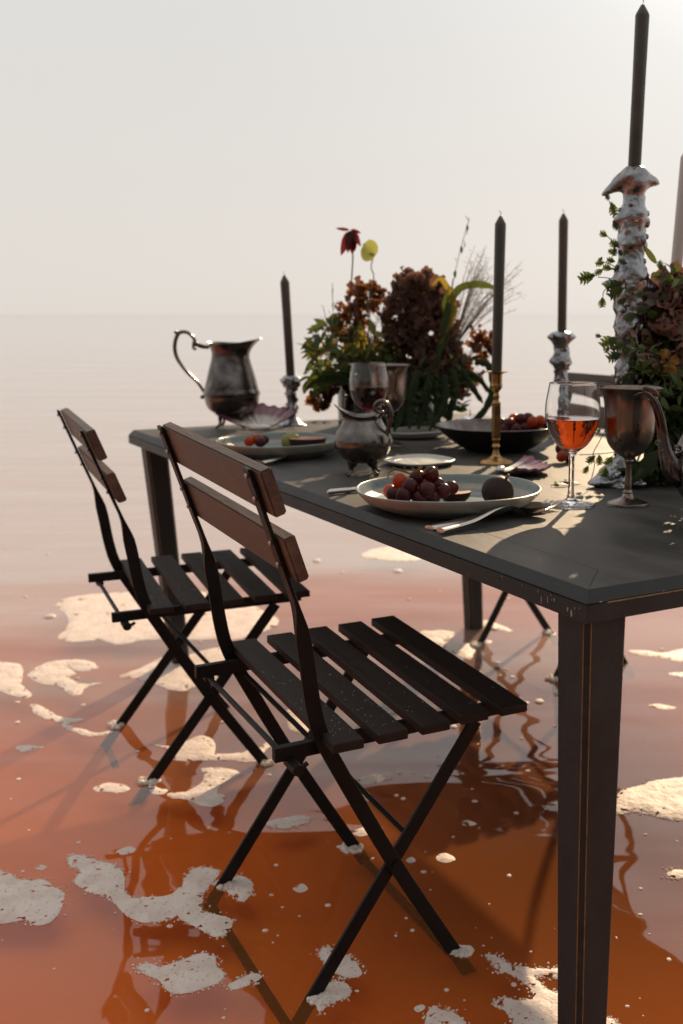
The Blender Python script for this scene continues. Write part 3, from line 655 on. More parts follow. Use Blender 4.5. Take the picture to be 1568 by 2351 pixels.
sp_ = spline([ez(1010, 330, -.01), ez(1090, 370, -.01), ez(1180, 500, -.008), ez(1245, 720, -.005), ez(1275, 930, 0), ez(1310, 1150, 0), ez(1370, 1330, 0), ez(1480, 1450, 0), ez(1640, 1500, 0.0)], 6)
sr = lerp_list([.0022, .0040, .0052, .0062, .0078, .0100, .0135, .0180, .022], 6)
def flute(b, pts, rad, seg=24, amp=0.10, nf=8):
    n0 = len(b.v); b.tube(pts, rad, seg)
    for k in range(len(pts)):
        for i in range(seg):
            q = Vector(b.v[n0 + k * seg + i]); a = 2 * math.pi * i / seg
            b.v[n0 + k * seg + i] = tuple(pts[k] + (q - pts[k]) * (1 + amp * math.cos(nf * a)))
b = MB(); flute(b, sp_, sr); b.build('spout', M['tarnish'], root)
b = MB()
def scroll(c, r, turns=1.4, th=.0013, flip=1, dz=-.008):
    pts = []
    for k in range(22):
        a = flip * k / 21 * turns * 2 * math.pi; rr = r * (1 - .75 * k / 21); pts.append(Vector((c.x + rr * math.cos(a), c.y + dz, c.z + rr * math.sin(a))))
    b.tube(pts, th, 6)
scroll(ez(1195, 1060), .0050); scroll(ez(1275, 1190), .0060, flip=-1); scroll(ez(1460, 1130, .01), .005)
b.tube(spline([ez(1060, 430), ez(1140, 560, -.006), ez(1195, 800, -.006), ez(1210, 1060, -.006)], 5), .0016, 6)
b.tube(spline([ez(1010, 350, -.012), ez(940, 352, -.012), ez(868, 385, -.012)], 5), lerp_list([.0015, .0011, .0004], 5), 6)
for k in range(4): b.tube(spline([ez(1255 + 60 * k, 1260 + 20 * k, -.012), ez(1270 + 60 * k, 1450, -.014), ez(1370 + 40 * k, 1610, -.012), ez(1500 + 20 * k, 1710 - 20 * k, -.006)], 5), .0014, 6)
b.build('scrollwork', M['tarnish'], root)
b = MB(); b.tube(spline([ez(1005, 330, -.012), ez(1010, 285, -.012), ez(1090, 300, -.012), ez(1170, 345, -.01), ez(1215, 395, -.008)], 4), lerp_list([.0012, .003, .0042, .0038, .0012], 4), 8, 0.6); b.build('spout_leaf', M['tarnish'], root)
b = MB(); b.tube(spline([(.045, .01, .225), (.09, .02, .235), (.115, .02, .19), (.10, .02, .12), (.07, .01, .085)], 6), .006, 10); b.build('handle', M['tarnish'], root)

# cutlery
def fork_me():
    b = MB(); 
    pts = spline([(0, 0, .002), (0, .055, .0045), (0, .10, .012), (0, .125, .012), (0, .143, .005)], 5)
    n = len(pts); b.tube(pts, [0.0055 - 0.0032 * min(1, k / (n * .62)) for k in range(n)], 8, 0.42)
    b.tube(spline([(0, .140, .006), (0, .150, .0035), (0, .160, .003)], 3), [.004, .007, .009, .0105, .0115, .0118, .0116], 8, 0.14)
    for k in range(4):
        x = -.0078 + .0052 * k; b.tube(spline([(x, .158, .003), (x, .175, .003), (x, .190, .0065)], 3), [.0017] * 4 + [.0015, .0012, .0007], 6, 0.7)
    return b.build('fork', M['steel'], data_only=True)
def spoon_me():
    b = MB(); pts = spline([(0, 0, .002), (0, .055, .0045), (0, .10, .012), (0, .128, .012), (0, .145, .006)], 5); n = len(pts)
    b.tube(pts, [0.0056 - 0.0034 * min(1, k / (n * .62)) for k in range(n)], 8, 0.42)
    v = []; f = []; nu, nv = 12, 9
    for sgn in (0, 1):
        for i in range(nu + 1):
            t = i / nu; yy = .143 + .052 * t; hw = .0165 * math.sqrt(max(0.0, 1 - (2 * (t ** .85) - 1) ** 2)) + .001
            for j in range(nv + 1):
                s = -1 + 2 * j / nv; v.append((s * hw, yy, .0088 - .0075 * (1 - s * s) * math.sin(math.pi * min(1, t * 1.0)) - .004 * (1 - t) * 0 - sgn * .0009))
    for sgn in (0, 1):
        o0 = sgn * (nu + 1) * (nv + 1)
        for i in range(nu):
            for j in range(nv):
                q = (o0 + i * (nv + 1) + j, o0 + i * (nv + 1) + j + 1, o0 + (i + 1) * (nv + 1) + j + 1, o0 + (i + 1) * (nv + 1) + j)
                f.append(q if sgn else tuple(reversed(q)))
    b.add(v, f); return b.build('spoon', M['steel'], data_only=True)
fm, sm = fork_me(), spoon_me()
def cutlery(name, me, p0, p1, label, cat, group, dz=0.0, length=.19):
    a, c = at(*p0, TZ), at(*p1, TZ); d = c - a
    o = link(name, me); o.location = (a.x, a.y, TZ + dz); o.rotation_euler.z = math.atan2(d.y, d.x) - R(90)
    s = d.length / length; o.scale = (s * 1.3, s, s * 1.25); return tag(o, label, cat, group)
cutlery('fork', fm, (986, 1218), (1274, 1165), 'dinner fork in front of the nearest plate, half under the spoon', 'fork', 'forks on the table')
cutlery('spoon', sm, (1011, 1228), (1251, 1178), 'dinner spoon in front of the nearest plate, resting on the fork', 'spoon', 'spoons on the table', .0042, .195)
cutlery('fork', fm, (590, 1062), (752, 1038), 'fork below the further plate, mostly hidden behind a spoon', 'fork', 'forks on the table')
cutlery('spoon', sm, (600, 1070), (766, 1040), 'spoon below the further plate, left of the small silver jug', 'spoon', 'spoons on the table', .0042, .195)
ka, kb = at(752, 1137, TZ), at(900, 1122, TZ); root = empty('knife', (ka.x, ka.y, TZ), math.atan2(kb.y - ka.y, kb.x - ka.x), 'table knife with its rounded handle sticking out from under the nearest plate', 'knife')
b = MB(); b.tube([(0, 0, .0062), (.006, 0, .0062), (.05, 0, .006), (.095, 0, .0055), (.10, 0, .0055)], [.003, .0062, .0062, .0050, .004], 12, 0.8); b.build('handle', M['steel'], root)
b = MB(); b.tube([(.10, 0, .0045), (.15, .001, .004), (.185, .002, .004), (.205, .006, .004)], [.006, .0095, .009, .002], 8, 0.1); b.build('blade', M['steel'], root)

# scallop shells
def shell(loc, rz, s, label, tilt):
    root = empty('scallop_shell', loc, rz, label, 'shell', 'scallop shells')
    nr, na = 14, 72; v = []; f = []
    for layer in (0, 1):
        for k in range(nr + 1):
            t = k / nr
            for i in range(na + 1):
                a = -1.15 + 2.3 * i / na; rib = math.cos(a * 26)
                rr = s * t * (1 + .020 * rib * t) * (0.92 + .08 * math.cos(a)); 
                z = s * (.24 * t * t + .018 * rib * t + (.02 * math.sin(a * 5 + 1) + .012 * math.sin(a * 11)) * t ** 3) - layer * (.003 + .002 * t)
                v.append(Vector((rr * math.sin(a), rr * math.cos(a) - s * .5, z + .006)))
    m_ = na + 1
    for layer in (0, 1):
        o0 = layer * (nr + 1) * m_
        for k in range(nr):
            for i in range(na):
                q = (o0 + k * m_ + i, o0 + k * m_ + i + 1, o0 + (k + 1) * m_ + i + 1, o0 + (k + 1) * m_ + i); f.append(q if layer else tuple(reversed(q)))
    o1 = (nr + 1) * m_
    for i in range(na): q = nr * m_ + i; f.append((q, q + 1, o1 + q + 1, o1 + q))
    tm = Matrix.Rotation(tilt, 3, 'X'); v = [tm @ q for q in v]; zm = min(q.z for q in v); v = [q - Vector((0, 0, zm)) for q in v]
    b = MB(); b.add(v, f); b.build('valve', M['shell'], root, angle=70)
    b = MB(); b.ball(tm @ Vector((0, -s * .5, .008)) - Vector((0, 0, zm)), s * .10, 14, 8, (2.2, 1, .6)); b.build('hinge', M['shell'], root)
    return root
def shell_mat():
    m = M['shell']; t = m.node_tree; b = t.nodes['Principled BSDF']
    tc = t.nodes.new('ShaderNodeTexCoord'); ln = t.nodes.new('ShaderNodeVectorMath'); ln.operation = 'LENGTH'
    ad_ = t.nodes.new('ShaderNodeVectorMath'); ad_.operation = 'ADD'; ad_.inputs[1].default_value = (0, .045, 0)
    t.links.new(tc.outputs['Object'], ad_.inputs[0]); t.links.new(ad_.outputs[0], ln.inputs[0])
    n = t.nodes.new('ShaderNodeTexNoise'); n.inputs['Scale'].default_value = 45
    t.links.new(tc.outputs['Object'], n.inputs['Vector'])
    mm = t.nodes.new('ShaderNodeMath'); mm.operation = 'MULTIPLY_ADD'; mm.inputs[1].default_value = 0.05; t.links.new(n.outputs['Fac'], mm.inputs[0]); t.links.new(ln.outputs['Value'], mm.inputs[2])
    rp = t.nodes.new('ShaderNodeValToRGB'); e = rp.color_ramp.elements; e[0].position = .080; e[0].color = (.58, .53, .50, 1); e[1].position = .105; e[1].color = (.24, .10, .13, 1)
    t.links.new(mm.outputs[0], rp.inputs['Fac']); t.links.new(rp.outputs['Color'], b.inputs['Base Color'])
shell_mat()
shell(at(1203, 1086, TZ), R(-100), 0.104, 'purple ribbed scallop shell in front of the black bowl, right of the brass candlestick', R(-8))
shell(at(588, 981, TZ), R(20), 0.140, 'large white scallop shell with purple rim between pitcher and left candlestick', R(11))

# candles and candlesticks
def candle(bottom, r, h, label, m='wax', top_r=None, lean=(0, 0), group='dark taper candles'):
    root = empty('candle', bottom, 0, label, 'candle', group, lean=lean)
    tr_ = top_r or r * 1.04
    b = MB(); b.lathe([(0.0005, 0), (r * .98, 0), (r, .002), (r * 1.0, h * .5), (tr_, h - r * 1.7), (tr_ * .96, h - r * 1.45), (tr_ * .30, h - .002), (0.0008, h)], 24); b.build('taper', M[m], root, angle=30)
    b = MB(); b.tube(spline([(0, 0, h - .002), (.0005, 0, h + .006), (-.004, 0, h + .010)], 4), .0008, 6); b.build('wick', M['wick'], root)
    return root
def molten(loc, prof, h, bumps, label, amp=0.22, seg=56, rings=110, seed=0.0, name='candlestick'):
    root = empty(name, loc, 0, label, 'candlestick', 'molten silver candlesticks')
    pr = smooth_prof(prof, 8); zs = [z for r, z in pr]
    def rad(z):
        for k in range(len(pr) - 1):
            if pr[k][1] <= z <= pr[k + 1][1] and pr[k + 1][1] > pr[k][1]:
                t = (z - pr[k][1]) / (pr[k + 1][1] - pr[k][1]); return pr[k][0] + (pr[k + 1][0] - pr[k][0]) * t
        return pr[-1][0]
    v = []; f = []
    for k in range(rings + 1):
        z = h * k / rings; r0 = rad(z)
        for i in range(seg):
            a = 2 * math.pi * i / seg; c, s = math.cos(a), math.sin(a)
            q = Vector((c * r0, s * r0, z)); sc = 1 / .020
            d = noise.noise(q * sc + Vector((seed, 0, 0))) * .55 + noise.noise(q * sc * 2.3 + Vector((0, seed, 5))) * .35
            d += .30 * noise.noise(q * sc * 4.6 + Vector((5, 0, seed)))
            rg = 1 - abs(noise.noise(Vector((q.x * sc * .6, q.y * sc * .6, z * sc * .55 + seed)))) * 2
            d += .45 * max(0, rg) ** 3
            r = r0 * (1 + amp * d)
            dz = 0
            for bh, ba, bamp, sh, sa, drop in bumps:
                da = (a - ba + math.pi) % (2 * math.pi) - math.pi
                g = math.exp(-((z - bh) / sh) ** 2 - (da / sa) ** 2); r += bamp * g; dz -= drop * g
            v.append((c * r, s * r, z + dz))
    for k in range(rings):
        for i in range(seg):
            j = (i + 1) % seg; f.append((k * seg + i, k * seg + j, (k + 1) * seg + j, (k + 1) * seg + i))
    f.append(tuple(reversed(range(seg)))); f.append(tuple(range(rings * seg, (rings + 1) * seg)))
    b = MB(); b.add(v, f); b.build('molten_body', M['silver'], root, angle=180)
    dr = MB(); rr = random.Random(int(seed * 10) + 3)
    for k in range(int(h * 110)):
        z = rr.uniform(.1, .97) * h; a = rr.uniform(0, 6.283); r = rad(z) * (1 + amp * .3); q = rr.uniform(.003, .006)
        dr.ball((r * math.cos(a), r * math.sin(a), z), q, 10, 8, (1, 1, rr.uniform(.8, 1.8)))
    d_ = dr.build('drips', M['silver'], root); d_['kind'] = 'stuff'
    return root
PI = math.pi
# left
L_ = at(670, 976, TZ)
molten(L_, [(.040, 0), (.034, .006), (.018, .018), (.013, .035), (.015, .055), (.012, .070), (.016, .095), (.015, .110), (.022, .124), (.026, .135), (.021, .146), (.017, .150)], .150,
       [(.137, PI, .006, .012, .6, 0), (.120, 0, .008, .010, .5, 0), (.075, 0.2, .008, .009, .5, 0)], 'small lumpy molten silver candlestick beside the pitcher', .28, seed=1.3)
candle(L_ + Vector((0, 0, .148)), .0132, .298, 'thin dark taper candle nearest the silver pitcher', lean=(0, R(-2.2)))
# far right
c3 = at(1285, 1001, TZ)
molten(c3, [(.045, 0), (.035, .010), (.020, .030), (.016, .060), (.019, .095), (.016, .125), (.020, .150), (.016, .175), (.026, .200), (.024, .215), (.019, .235), (.022, .252), (.031, .268), (.027, .280), (.017, .286)], .286,
       [(.270, 0, .008, .008, .5, 0), (.270, PI, .008, .008, .5, 0), (.205, PI, .006, .010, .5, 0)], 'lumpy molten silver candlestick rising behind the rose wine glass', .22, seed=4.1)
candle(c3 + Vector((0, 0, .284)), .0122, .312, 'dark taper candle standing behind the rose wine glass', lean=(0, R(-.4)))
# tall
tb_ = at(1433, 1113, TZ)
molten(tb_, [(.046, 0), (.038, .008), (.026, .03), (.020, .05), (.018, .09), (.027, .125), (.021, .155), (.018, .195), (.026, .215), (.020, .25), (.028, .30), (.027, .33), (.032, .375), (.032, .40), (.022, .44), (.027, .462), (.024, .49), (.027, .512), (.019, .545), (.025, .565), (.030, .580), (.026, .592), (.016, .602)], .602,
       [(.574, PI, .031, .010, .32, .024), (.578, 0.15, .020, .010, .40, .006), (.570, -1.5, .006, .012, .5, .004), (.388, PI, .022, .007, .22, .0), (.380, 0, .018, .012, .4, 0), (.505, PI, .008, .010, .5, 0), (.545, .5, .006, .008, .4, 0), (.03, PI, .024, .016, .5, 0), (.02, -1.2, .035, .014, .5, .008), (.012, PI + .5, .045, .012, .4, .004), (.12, .6, .010, .012, .4, 0), (.26, -1.2, .008, .014, .5, 0)], 'tall lumpy molten silver candlestick in front of the right hand flowers', .20, rings=190, seed=7.7)
candle(tb_ + Vector((0, 0, .600)), 0.0122, .287, 'long black taper candle at the top right on the tall silver candlestick', 'wax_green', .0130, lean=(R(0), R(1.2)))
# brass
bc = at(1138, 1062, TZ)
root = empty('brass_candlestick', bc, R(20), 'slim turned brass candlestick in front of the black bowl', 'candlestick')
b = MB(); b.lathe(smooth_prof([(.0005, 0), (.038, 0), (.040, .003), (.034, .008), (.014, .014), (.008, .022), (.006, .032), (.010, .037), (.0065, .044), (.0095, .052), (.0085, .056)], 4), 32); b.build('base', M['brass'], root)
b = MB(); b.box((0, 0, .093), (.016, .016, .072)); b.build('square_shaft', M['brass'], root, bevel=.0012)
b = MB(); b.lathe(smooth_prof([(.0095, .1293), (.0105, .135), (.006, .141), (.0075, .150), (.0055, .158), (.010, .165), (.0135, .172), (.0125, .180), (.0128, .2)], 4), 32); b.build('socket', M['brass'], root)
b = MB(); b.lathe(smooth_prof([(.0128, .200), (.022, .2035), (.0265, .2045), (.0265, .2058), (.0125, .2045)], 3), 40); b.build('drip_pan', M['brass'], root)
candle(bc + Vector((0, 0, .2045)), .0118, .338, 'dark taper candle in the brass candlestick in front of the flowers', 'wax_green', .0124, lean=(0, R(.9)))
# pale candle at the edge
pc = Vector((0.508, 2.34, TZ))
molten(pc, [(.045, 0), (.03, .02), (.018, .06), (.016, .14), (.019, .2), (.016, .26), (.020, .30), (.024, .33), (.018, .345)], .345, [], 'silver candlestick at the right picture edge, mostly behind flowers', .15, seed=11.0)
candle(pc + Vector((0, 0, .343)), .0125, .33, 'pale grey candle cut off by the right picture edge', 'wax_pale', lean=(0, R(3.2)), group='pale candle')

# ------------------------------------------------------------------ flowers
def leaf_geo(length, width, fold=0.25, curl=0.3, n=6, point=0.9):
    """leaf along +Y, folded on its midrib, curling down"""
    v = []; f = []
    for i in range(n + 1):
        t = i / n; wv = width * math.sin(math.pi * min(1, t ** point)) ** 0.8 / 2 if 0 < t < 1 else 0.0004
        y = length * t; z = -curl * length * t * t
        v += [(-wv, y, z + fold * wv), (0, y, z), (wv, y, z + fold * wv)]
    for i in range(n):
        a = i * 3; f += [(a, a + 1, a + 4, a + 3), (a + 1, a + 2, a + 5, a + 4)]
    return v, f
def petal_geo(s, cup=0.35, ruf=0.15, n=4, seed=0):
    v = []; f = []
    for i in range(n + 1):
        for j in range(n + 1):
            x = -1 + 2 * j / n; y = i / n; wv = 0.25 + 0.75 * math.sin(math.pi * 0.5 * min(1, y * 1.5))
            if y > .7: wv *= 1 - (y - .7) * 0.9
            v.append((s * .5 * x * wv, s * y * (1 - .12 * x * x), s * (cup * (x * x * .5 + y * y * .4) + ruf * math.sin(4 * x + 5 * y + seed) * y)))
    for i in range(n):
        for j in range(n): a = i * (n + 1) + j; f.append((a, a + 1, a + n + 2, a + n + 1))
    return v, f
def orient(p, d, up=None, roll=0.0):
    """matrix that puts +Y along d at p"""
    y = Vector(d).normalized(); u = Vector(up) if up is not None else Vector((0, 0, 1))
    if abs(y.dot(u)) > .97: u = Vector((1, 0, 0))
    x = y.cross(u).normalized(); z = x.cross(y)
    m = Matrix((x, y, z)).transposed(); m = m @ Matrix.Rotation(roll, 3, 'Y')
    return Matrix.Translation(p) @ m.to_4x4()
def put(b, geo, m): b.add([m @ Vector(q) for q in geo[0]], geo[1])
def rdir(r): 
    while True:
        q = Vector((r.uniform(-1, 1), r.uniform(-1, 1), r.uniform(-1, 1)))
        if .1 < q.length < 1: return q.normalized()
def oat_geo(n=9):
    """flat overlapping oat spikelet, unit length along +Y"""
    v = []; f = []
    for i in range(n):
        t = i / n; sd = -1 if i % 2 else 1; y0 = t * .80; wv = .20 * math.sin(math.pi * (.12 + .80 * t)) + .03
        L = .30 - .05 * t; k = len(v)
        v += [(0, y0, .012 * sd), (sd * wv * .72, y0 + L * .42, .03 * sd), (sd * wv * 1.0, y0 + L * 1.0, .012 * sd), (sd * wv * .12, y0 + L * .72, .045 * sd), (-sd * wv * .55, y0 + L * .45, .02 * sd)]
        f += [(k, k + 1, k + 3, k + 4), (k + 1, k + 2, k + 3)]
    return v, f
OAT = {}
for m_ in ('leaf', 'leaf_dark'):
    b = MB(); b.add(*oat_geo()); OAT[m_] = b.build('oat_spikelet', M[m_], data_only=True, smooth=False)
LEAFME = {}
for m_ in ('leaf', 'leaf_dark', 'leaf_backlit'):
    b = MB(); b.add(*leaf_geo(1, .26)); LEAFME[m_] = b.build('leaf', M[m_], data_only=True)
def between(root, name, me, tip, base, width=1.0, roll=0.0):
    d = Vector(tip) - Vector(base); o = link(name, me, root)
    view = (Vector((0, 0, CAMH)) - Vector(base)).normalized()
    m = orient(Vector(base) - root.location, d, view, roll); o.matrix_local = m @ Matrix.Diagonal((d.length * width, d.length, d.length, 1)); return o
def cluster(b, c, rad, n, size, r, up_bias=0.0, shell=(.75, 1.0), tilt=0.6, ruf=.15, cup=.35, res=3):
    for k in range(n):
        q = rdir(r); 
        p = Vector((q.x * rad[0], q.y * rad[1], q.z * rad[2])) * r.uniform(*shell)
        t = (q.orthogonal().normalized()); t.rotate(Matrix.Rotation(r.uniform(0, 6.28), 3, q))
        d = (q * tilt + t * (1 - tilt) + Vector((0, 0, up_bias))).normalized()
        put(b, petal_geo(size * r.uniform(.7, 1.25), cup, ruf, res, r.uniform(0, 6)), orient(Vector(c) + p, d, q, r.uniform(-.6, .6)))

# ---- centre arrangement
YA = 3.12
VB = at(888, 978, TZ)
FA = empty('flower_arrangement', VB, 0, 'wide arrangement of brown hydrangea, rust carnations and green leaves in a dark vase, mid table', 'flowers', 'flower arrangements on the table')
def A(px, py, d=0.0): return atd(px, py, YA + d) - VB
b = MB(); b.lathe([(.0005, 0), (.140, 0), (.146, .004), (.147, .15), (.146, .152), (.141, .152), (.140, .008), (.0005, .008)], 64); b.build('vase', M['vase'], FA, angle=30)
r = random.Random(5)
b = MB()
for (x, y, d, rx, rz, n) in ((955, 668, 0, 44, 40, 150), (985, 690, .03, 52, 48, 170), (935, 730, -.02, 48, 60, 190), (985, 760, -.03, 60, 60, 230), (930, 800, -.03, 48, 60, 190), (1000, 830, -.02, 55, 55, 200), (960, 850, -.05, 60, 45, 190), (1045, 870, 0, 35, 35, 90)):
    cluster(b, A(x, y, d), (rx / 790, rx / 900, rz / 790), n, .026, r, .15, (.55, 1.0), .55)
o = b.build('hydrangea_head', M['hydrangea'], FA); o['kind'] = 'stuff'
pm = MB(); pm.add(*petal_geo(1, .4, .12, 4, 2)); pm = pm.build('dry_bract', M['hydrangea'], data_only=True)
for (x, y, dx, dy) in ((950, 650, -4, -28), (938, 660, -16, -24), (962, 655, 10, -30), (905, 700, -22, -20), (905, 775, -18, -6), (990, 660, 14, -18), (1035, 700, 22, -8), (925, 690, -12, -24), (975, 720, 6, -28), (900, 730, -16, -12)):
    between(FA, 'dry_bract', pm, atd(x + dx, y + dy, YA - .06), atd(x, y, YA - .05), 1.0, r.uniform(-.5, .5))
for (x, y, d, rx, rz, n) in ((842, 679, .0, 36, 25, 110), (800, 742, -.02, 36, 36, 120), (735, 912, .0, 19, 27, 80), (1108, 795, .0, 30, 30, 100), (822, 800, -.02, 28, 30, 80), (755, 880, 0, 26, 16, 50), (868, 812, .02, 26, 22, 60), (1062, 862, .0, 26, 22, 60), (845, 850, -.02, 22, 20, 50)):
    b = MB(); cluster(b, A(x, y, d), (rx / 830, rx / 830, rz / 830), n, .021, r, .1, (.35, 1.0), .75, .3); b.build('carnation', M['carnation'], FA)
b = MB()
for k in range(150):                                     # loose dry petals and bracts breaking the outlines
    x, y = r.choice(((955, 690), (985, 760), (930, 790), (1000, 840), (842, 680), (800, 745), (1105, 797), (1050, 860))); a = r.uniform(0, 6.28); q = r.uniform(36, 74)
    q *= .7 if x in (842, 800, 1105) else 1; p = A(x + q * .85 * math.cos(a), y - q * math.sin(a), r.uniform(-.08, .05)); d = Vector((math.cos(a), r.uniform(-.5, .5), math.sin(a) + .2))
    put(b, petal_geo(r.uniform(.010, .024), .4, .3, 4, k), orient(p, d, None, r.uniform(-1.5, 1.5)))
b.build('loose_petals', M['hydrangea'], FA)['kind'] = 'stuff'
b = MB()
for k in range(46):                                      # thin wiry stems between the heads
    x0, y0 = r.uniform(780, 1060), r.uniform(800, 880); x1, y1 = x0 + r.uniform(-70, 70), y0 - r.uniform(40, 150); d = r.uniform(-.09, .05)
    ps = spline([A(x0, y0, d), A((x0 + x1) / 2 + r.uniform(-15, 15), (y0 + y1) / 2, d), A(x1, y1, d)], 5); b.tube(ps, .0008, 4, caps=False)
    for q in range(3):
        p = ps[-1 - 3 * q]; put(b, leaf_geo(r.uniform(.006, .016), .005, .4, .2, 4), orient(p, (r.uniform(-1, 1), r.uniform(-.4, .4), r.uniform(-.3, 1))))
b.build('wiry_stems', M['stem'], FA)['kind'] = 'stuff'
# upright dark lily with hanging petals
for (tx, ty, bx, by, w_) in ((783, 586, 803, 530, .38), (815, 578, 806, 528, .42), (798, 580, 806, 528, .45), (828, 566, 808, 526, .36), (770, 524, 803, 528, .25), (830, 536, 806, 526, .3), (808, 585, 812, 532, .4)):
    pl = MB(); pl.add(*leaf_geo(1, .9, .35, .10, 6, .8)); between(FA, 'lily_petal', pl.build('lily_petal', M['lily'], data_only=True), atd(tx, ty, YA - .1 + r.uniform(-.02, .02)), atd(bx, by, YA - .1), w_)
b = MB(); n0 = 14; v = [(0, 0, 0)]; f = []
for i in range(n0):
    a = 2 * PI * i / n0; rr = 1 + .12 * math.cos(a) - .28 * math.exp(-((a - PI / 2) / .35) ** 2); v.append((rr * math.cos(a) * .8, rr * math.sin(a), .18 * math.cos(2 * a) + .15))
for i in range(n0): f.append((0, 1 + i, 1 + (i + 1) % n0))
b.add(v, f); me = b.build('spathe', M['anthurium'], data_only=True)
for (x, y, s_, ex) in ((841, 583, 21 / 790, (.9, .4, .2)), (848, 570, 20 / 790, (1.2, -.5, .4))):
    o = link('spathe', me, FA); o.location = A(x, y, -.08); o.rotation_euler = ex; o.scale = (s_, s_, s_)
# stems
b = MB()
for pts, rd in (([(806, 850), (803, 720), (806, 660), (810, 590), (808, 535)], .0021), ([(850, 850), (845, 720), (858, 640), (852, 615), (857, 590)], .0016), ([(842, 850), (846, 760), (842, 690)], .0022), ([(870, 860), (850, 760), (852, 690)], .0014),
                ([(880, 850), (893, 790), (900, 760)], .0014), ([(800, 860), (800, 760)], .0025), ([(760, 850), (775, 790), (765, 720), (763, 650)], .0009), ([(860, 690), (872, 720), (878, 750)], .0010), ([(730, 800), (760, 815), (800, 850)], .0012),
                ([(1040, 640), (1030, 700), (1000, 830)], .0012), ([(1078, 500), (1058, 570), (1043, 635), (1020, 760)], .0010), ([(750, 880), (790, 862), (830, 870)], .0015), ([(1100, 790), (1070, 830), (1020, 880)], .0018)):
    b.tube(spline([A(x, y, r.uniform(-.09, -.05)) for x, y in pts], 5), rd, 6)
b.build('flower_stems', M['stem'], FA)
b = MB()
for (x, y, s_) in ((764, 661, 13), (765, 674, 8), (762, 705, 14), (766, 712, 12), (758, 722, 10), (772, 700, 12), (873, 720, 8), (878, 745, 12), (880, 758, 12), (868, 735, 7), (1075, 508, 14), (1072, 516, 14), (1071, 540, 16), (1064, 553, 14), (1060, 565, 16), (1058, 578, 12), (1046, 620, 18), (1048, 592, 8), (1066, 560, 10), (722, 752, 12), (735, 750, 12), (728, 762, 10), (748, 785, 12), (715, 795, 10), (730, 795, 9), (742, 770, 10)):
    put(b, leaf_geo(s_ / 800, s_ * .45 / 800, .5, .2, 4), orient(A(x, y, -.08), (r.uniform(-.6, .6), r.uniform(-.3, .3), r.choice((-1, 1)) * .9)))
b.build('seed_pods', M['leaf_dark'], FA)['kind'] = 'stuff'
# feathery dry grass
b = MB()
for k in range(44):
    x1, y1 = r.uniform(1075, 1205), r.uniform(555, 720)
    if x1 < 1120 and y1 > 640: y1 -= 70
    xm, ym = 1050 + (x1 - 1050) * .5 + r.uniform(-10, 10), 790 + (y1 - 790) * .62
    d = r.uniform(-.05, .06); pts = spline([A(1035, 810, d), A(xm, ym, d), A(x1, y1, d * 1.5)], 5)
    b.tube(pts, [.0007] * (len(pts) - 3) + [.0005, .0004, .0003], 4, caps=False)
    for q in range(9):
        t = r.uniform(.35, 1); p = pts[min(len(pts) - 1, int(t * (len(pts) - 1)))]
        dd = Vector((r.uniform(-1, 1), r.uniform(-.4, .4), r.uniform(-.2, 1))).normalized() * r.uniform(.010, .028)
        b.tube([p, p + dd * .6, p + dd + Vector((.003, 0, -.003))], [.0004, .0004, .0003], 3, caps=False)
        put(b, leaf_geo(.0065, .0022, .3, .1, 3), orient(p + dd, dd))
b.build('dry_grass_plume', M['grass'], FA)['kind'] = 'stuff'
def ribbon(pts, wd, m, name, d=-.08, root=None, fn=None, twist=0.0):
    ps = spline([(fn or A)(x, y, d) for x, y in pts], 6); b = MB(); n = len(ps); v = []; f = []
    for k in range(n):
        t = (ps[min(k + 1, n - 1)] - ps[max(k - 1, 0)]).normalized(); s_ = t.cross(Vector((0, 1, 0)) + Vector((0, 0, .5)) + Vector((twist * k / n, 0, 0))).normalized(); u = k / (n - 1)
        ww = wd * min(1, (1 - u) * 3.0 + .05) * (.55 + .45 * min(1, u * 4)); nn = t.cross(s_).normalized() * ww * .25
        v += [ps[k] - s_ * ww + nn, ps[k], ps[k] + s_ * ww + nn]
    for k in range(n - 1): a = k * 3; f += [(a, a + 1, a + 4, a + 3), (a + 1, a + 2, a + 5, a + 4)]
    b.add(v, f); return b.build(name, M[m], root or FA)
ribbon([(1000, 850), (1020, 740), (1048, 668), (1090, 652), (1128, 658), (1150, 675)], .011, 'leaf', 'long_leaf', -.09)
ribbon([(1010, 790), (1040, 730), (1040, 690), (1025, 655), (1008, 640), (985, 668)], .008, 'leaf_backlit', 'long_leaf', -.10)
ribbon([(1000, 820), (1030, 760), (1022, 700), (1030, 660)], .010, 'leaf', 'long_leaf', -.09)
ribbon([(1040, 690), (1030, 740), (1028, 780)], .012, 'leaf_backlit', 'long_leaf', -.08)
ribbon([(800, 870), (740, 858), (705, 885), (698, 905)], .012, 'leaf', 'long_leaf', -.10)
ribbon([(810, 880), (760, 865), (722, 880), (700, 893)], .012, 'leaf_dark', 'long_leaf', -.12)
ribbon([(815, 880), (770, 872), (728, 895), (722, 915)], .010, 'leaf', 'long_leaf', -.11)
ribbon([(800, 840), (760, 800), (725, 812), (715, 830)], .012, 'leaf_backlit', 'long_leaf', -.09)
ribbon([(815, 830), (818, 790), (828, 760), (826, 735)], .009, 'leaf_backlit', 'long_leaf', -.10)
ribbon([(840, 830), (842, 800), (832, 775)], .009, 'leaf_backlit', 'long_leaf', -.09)
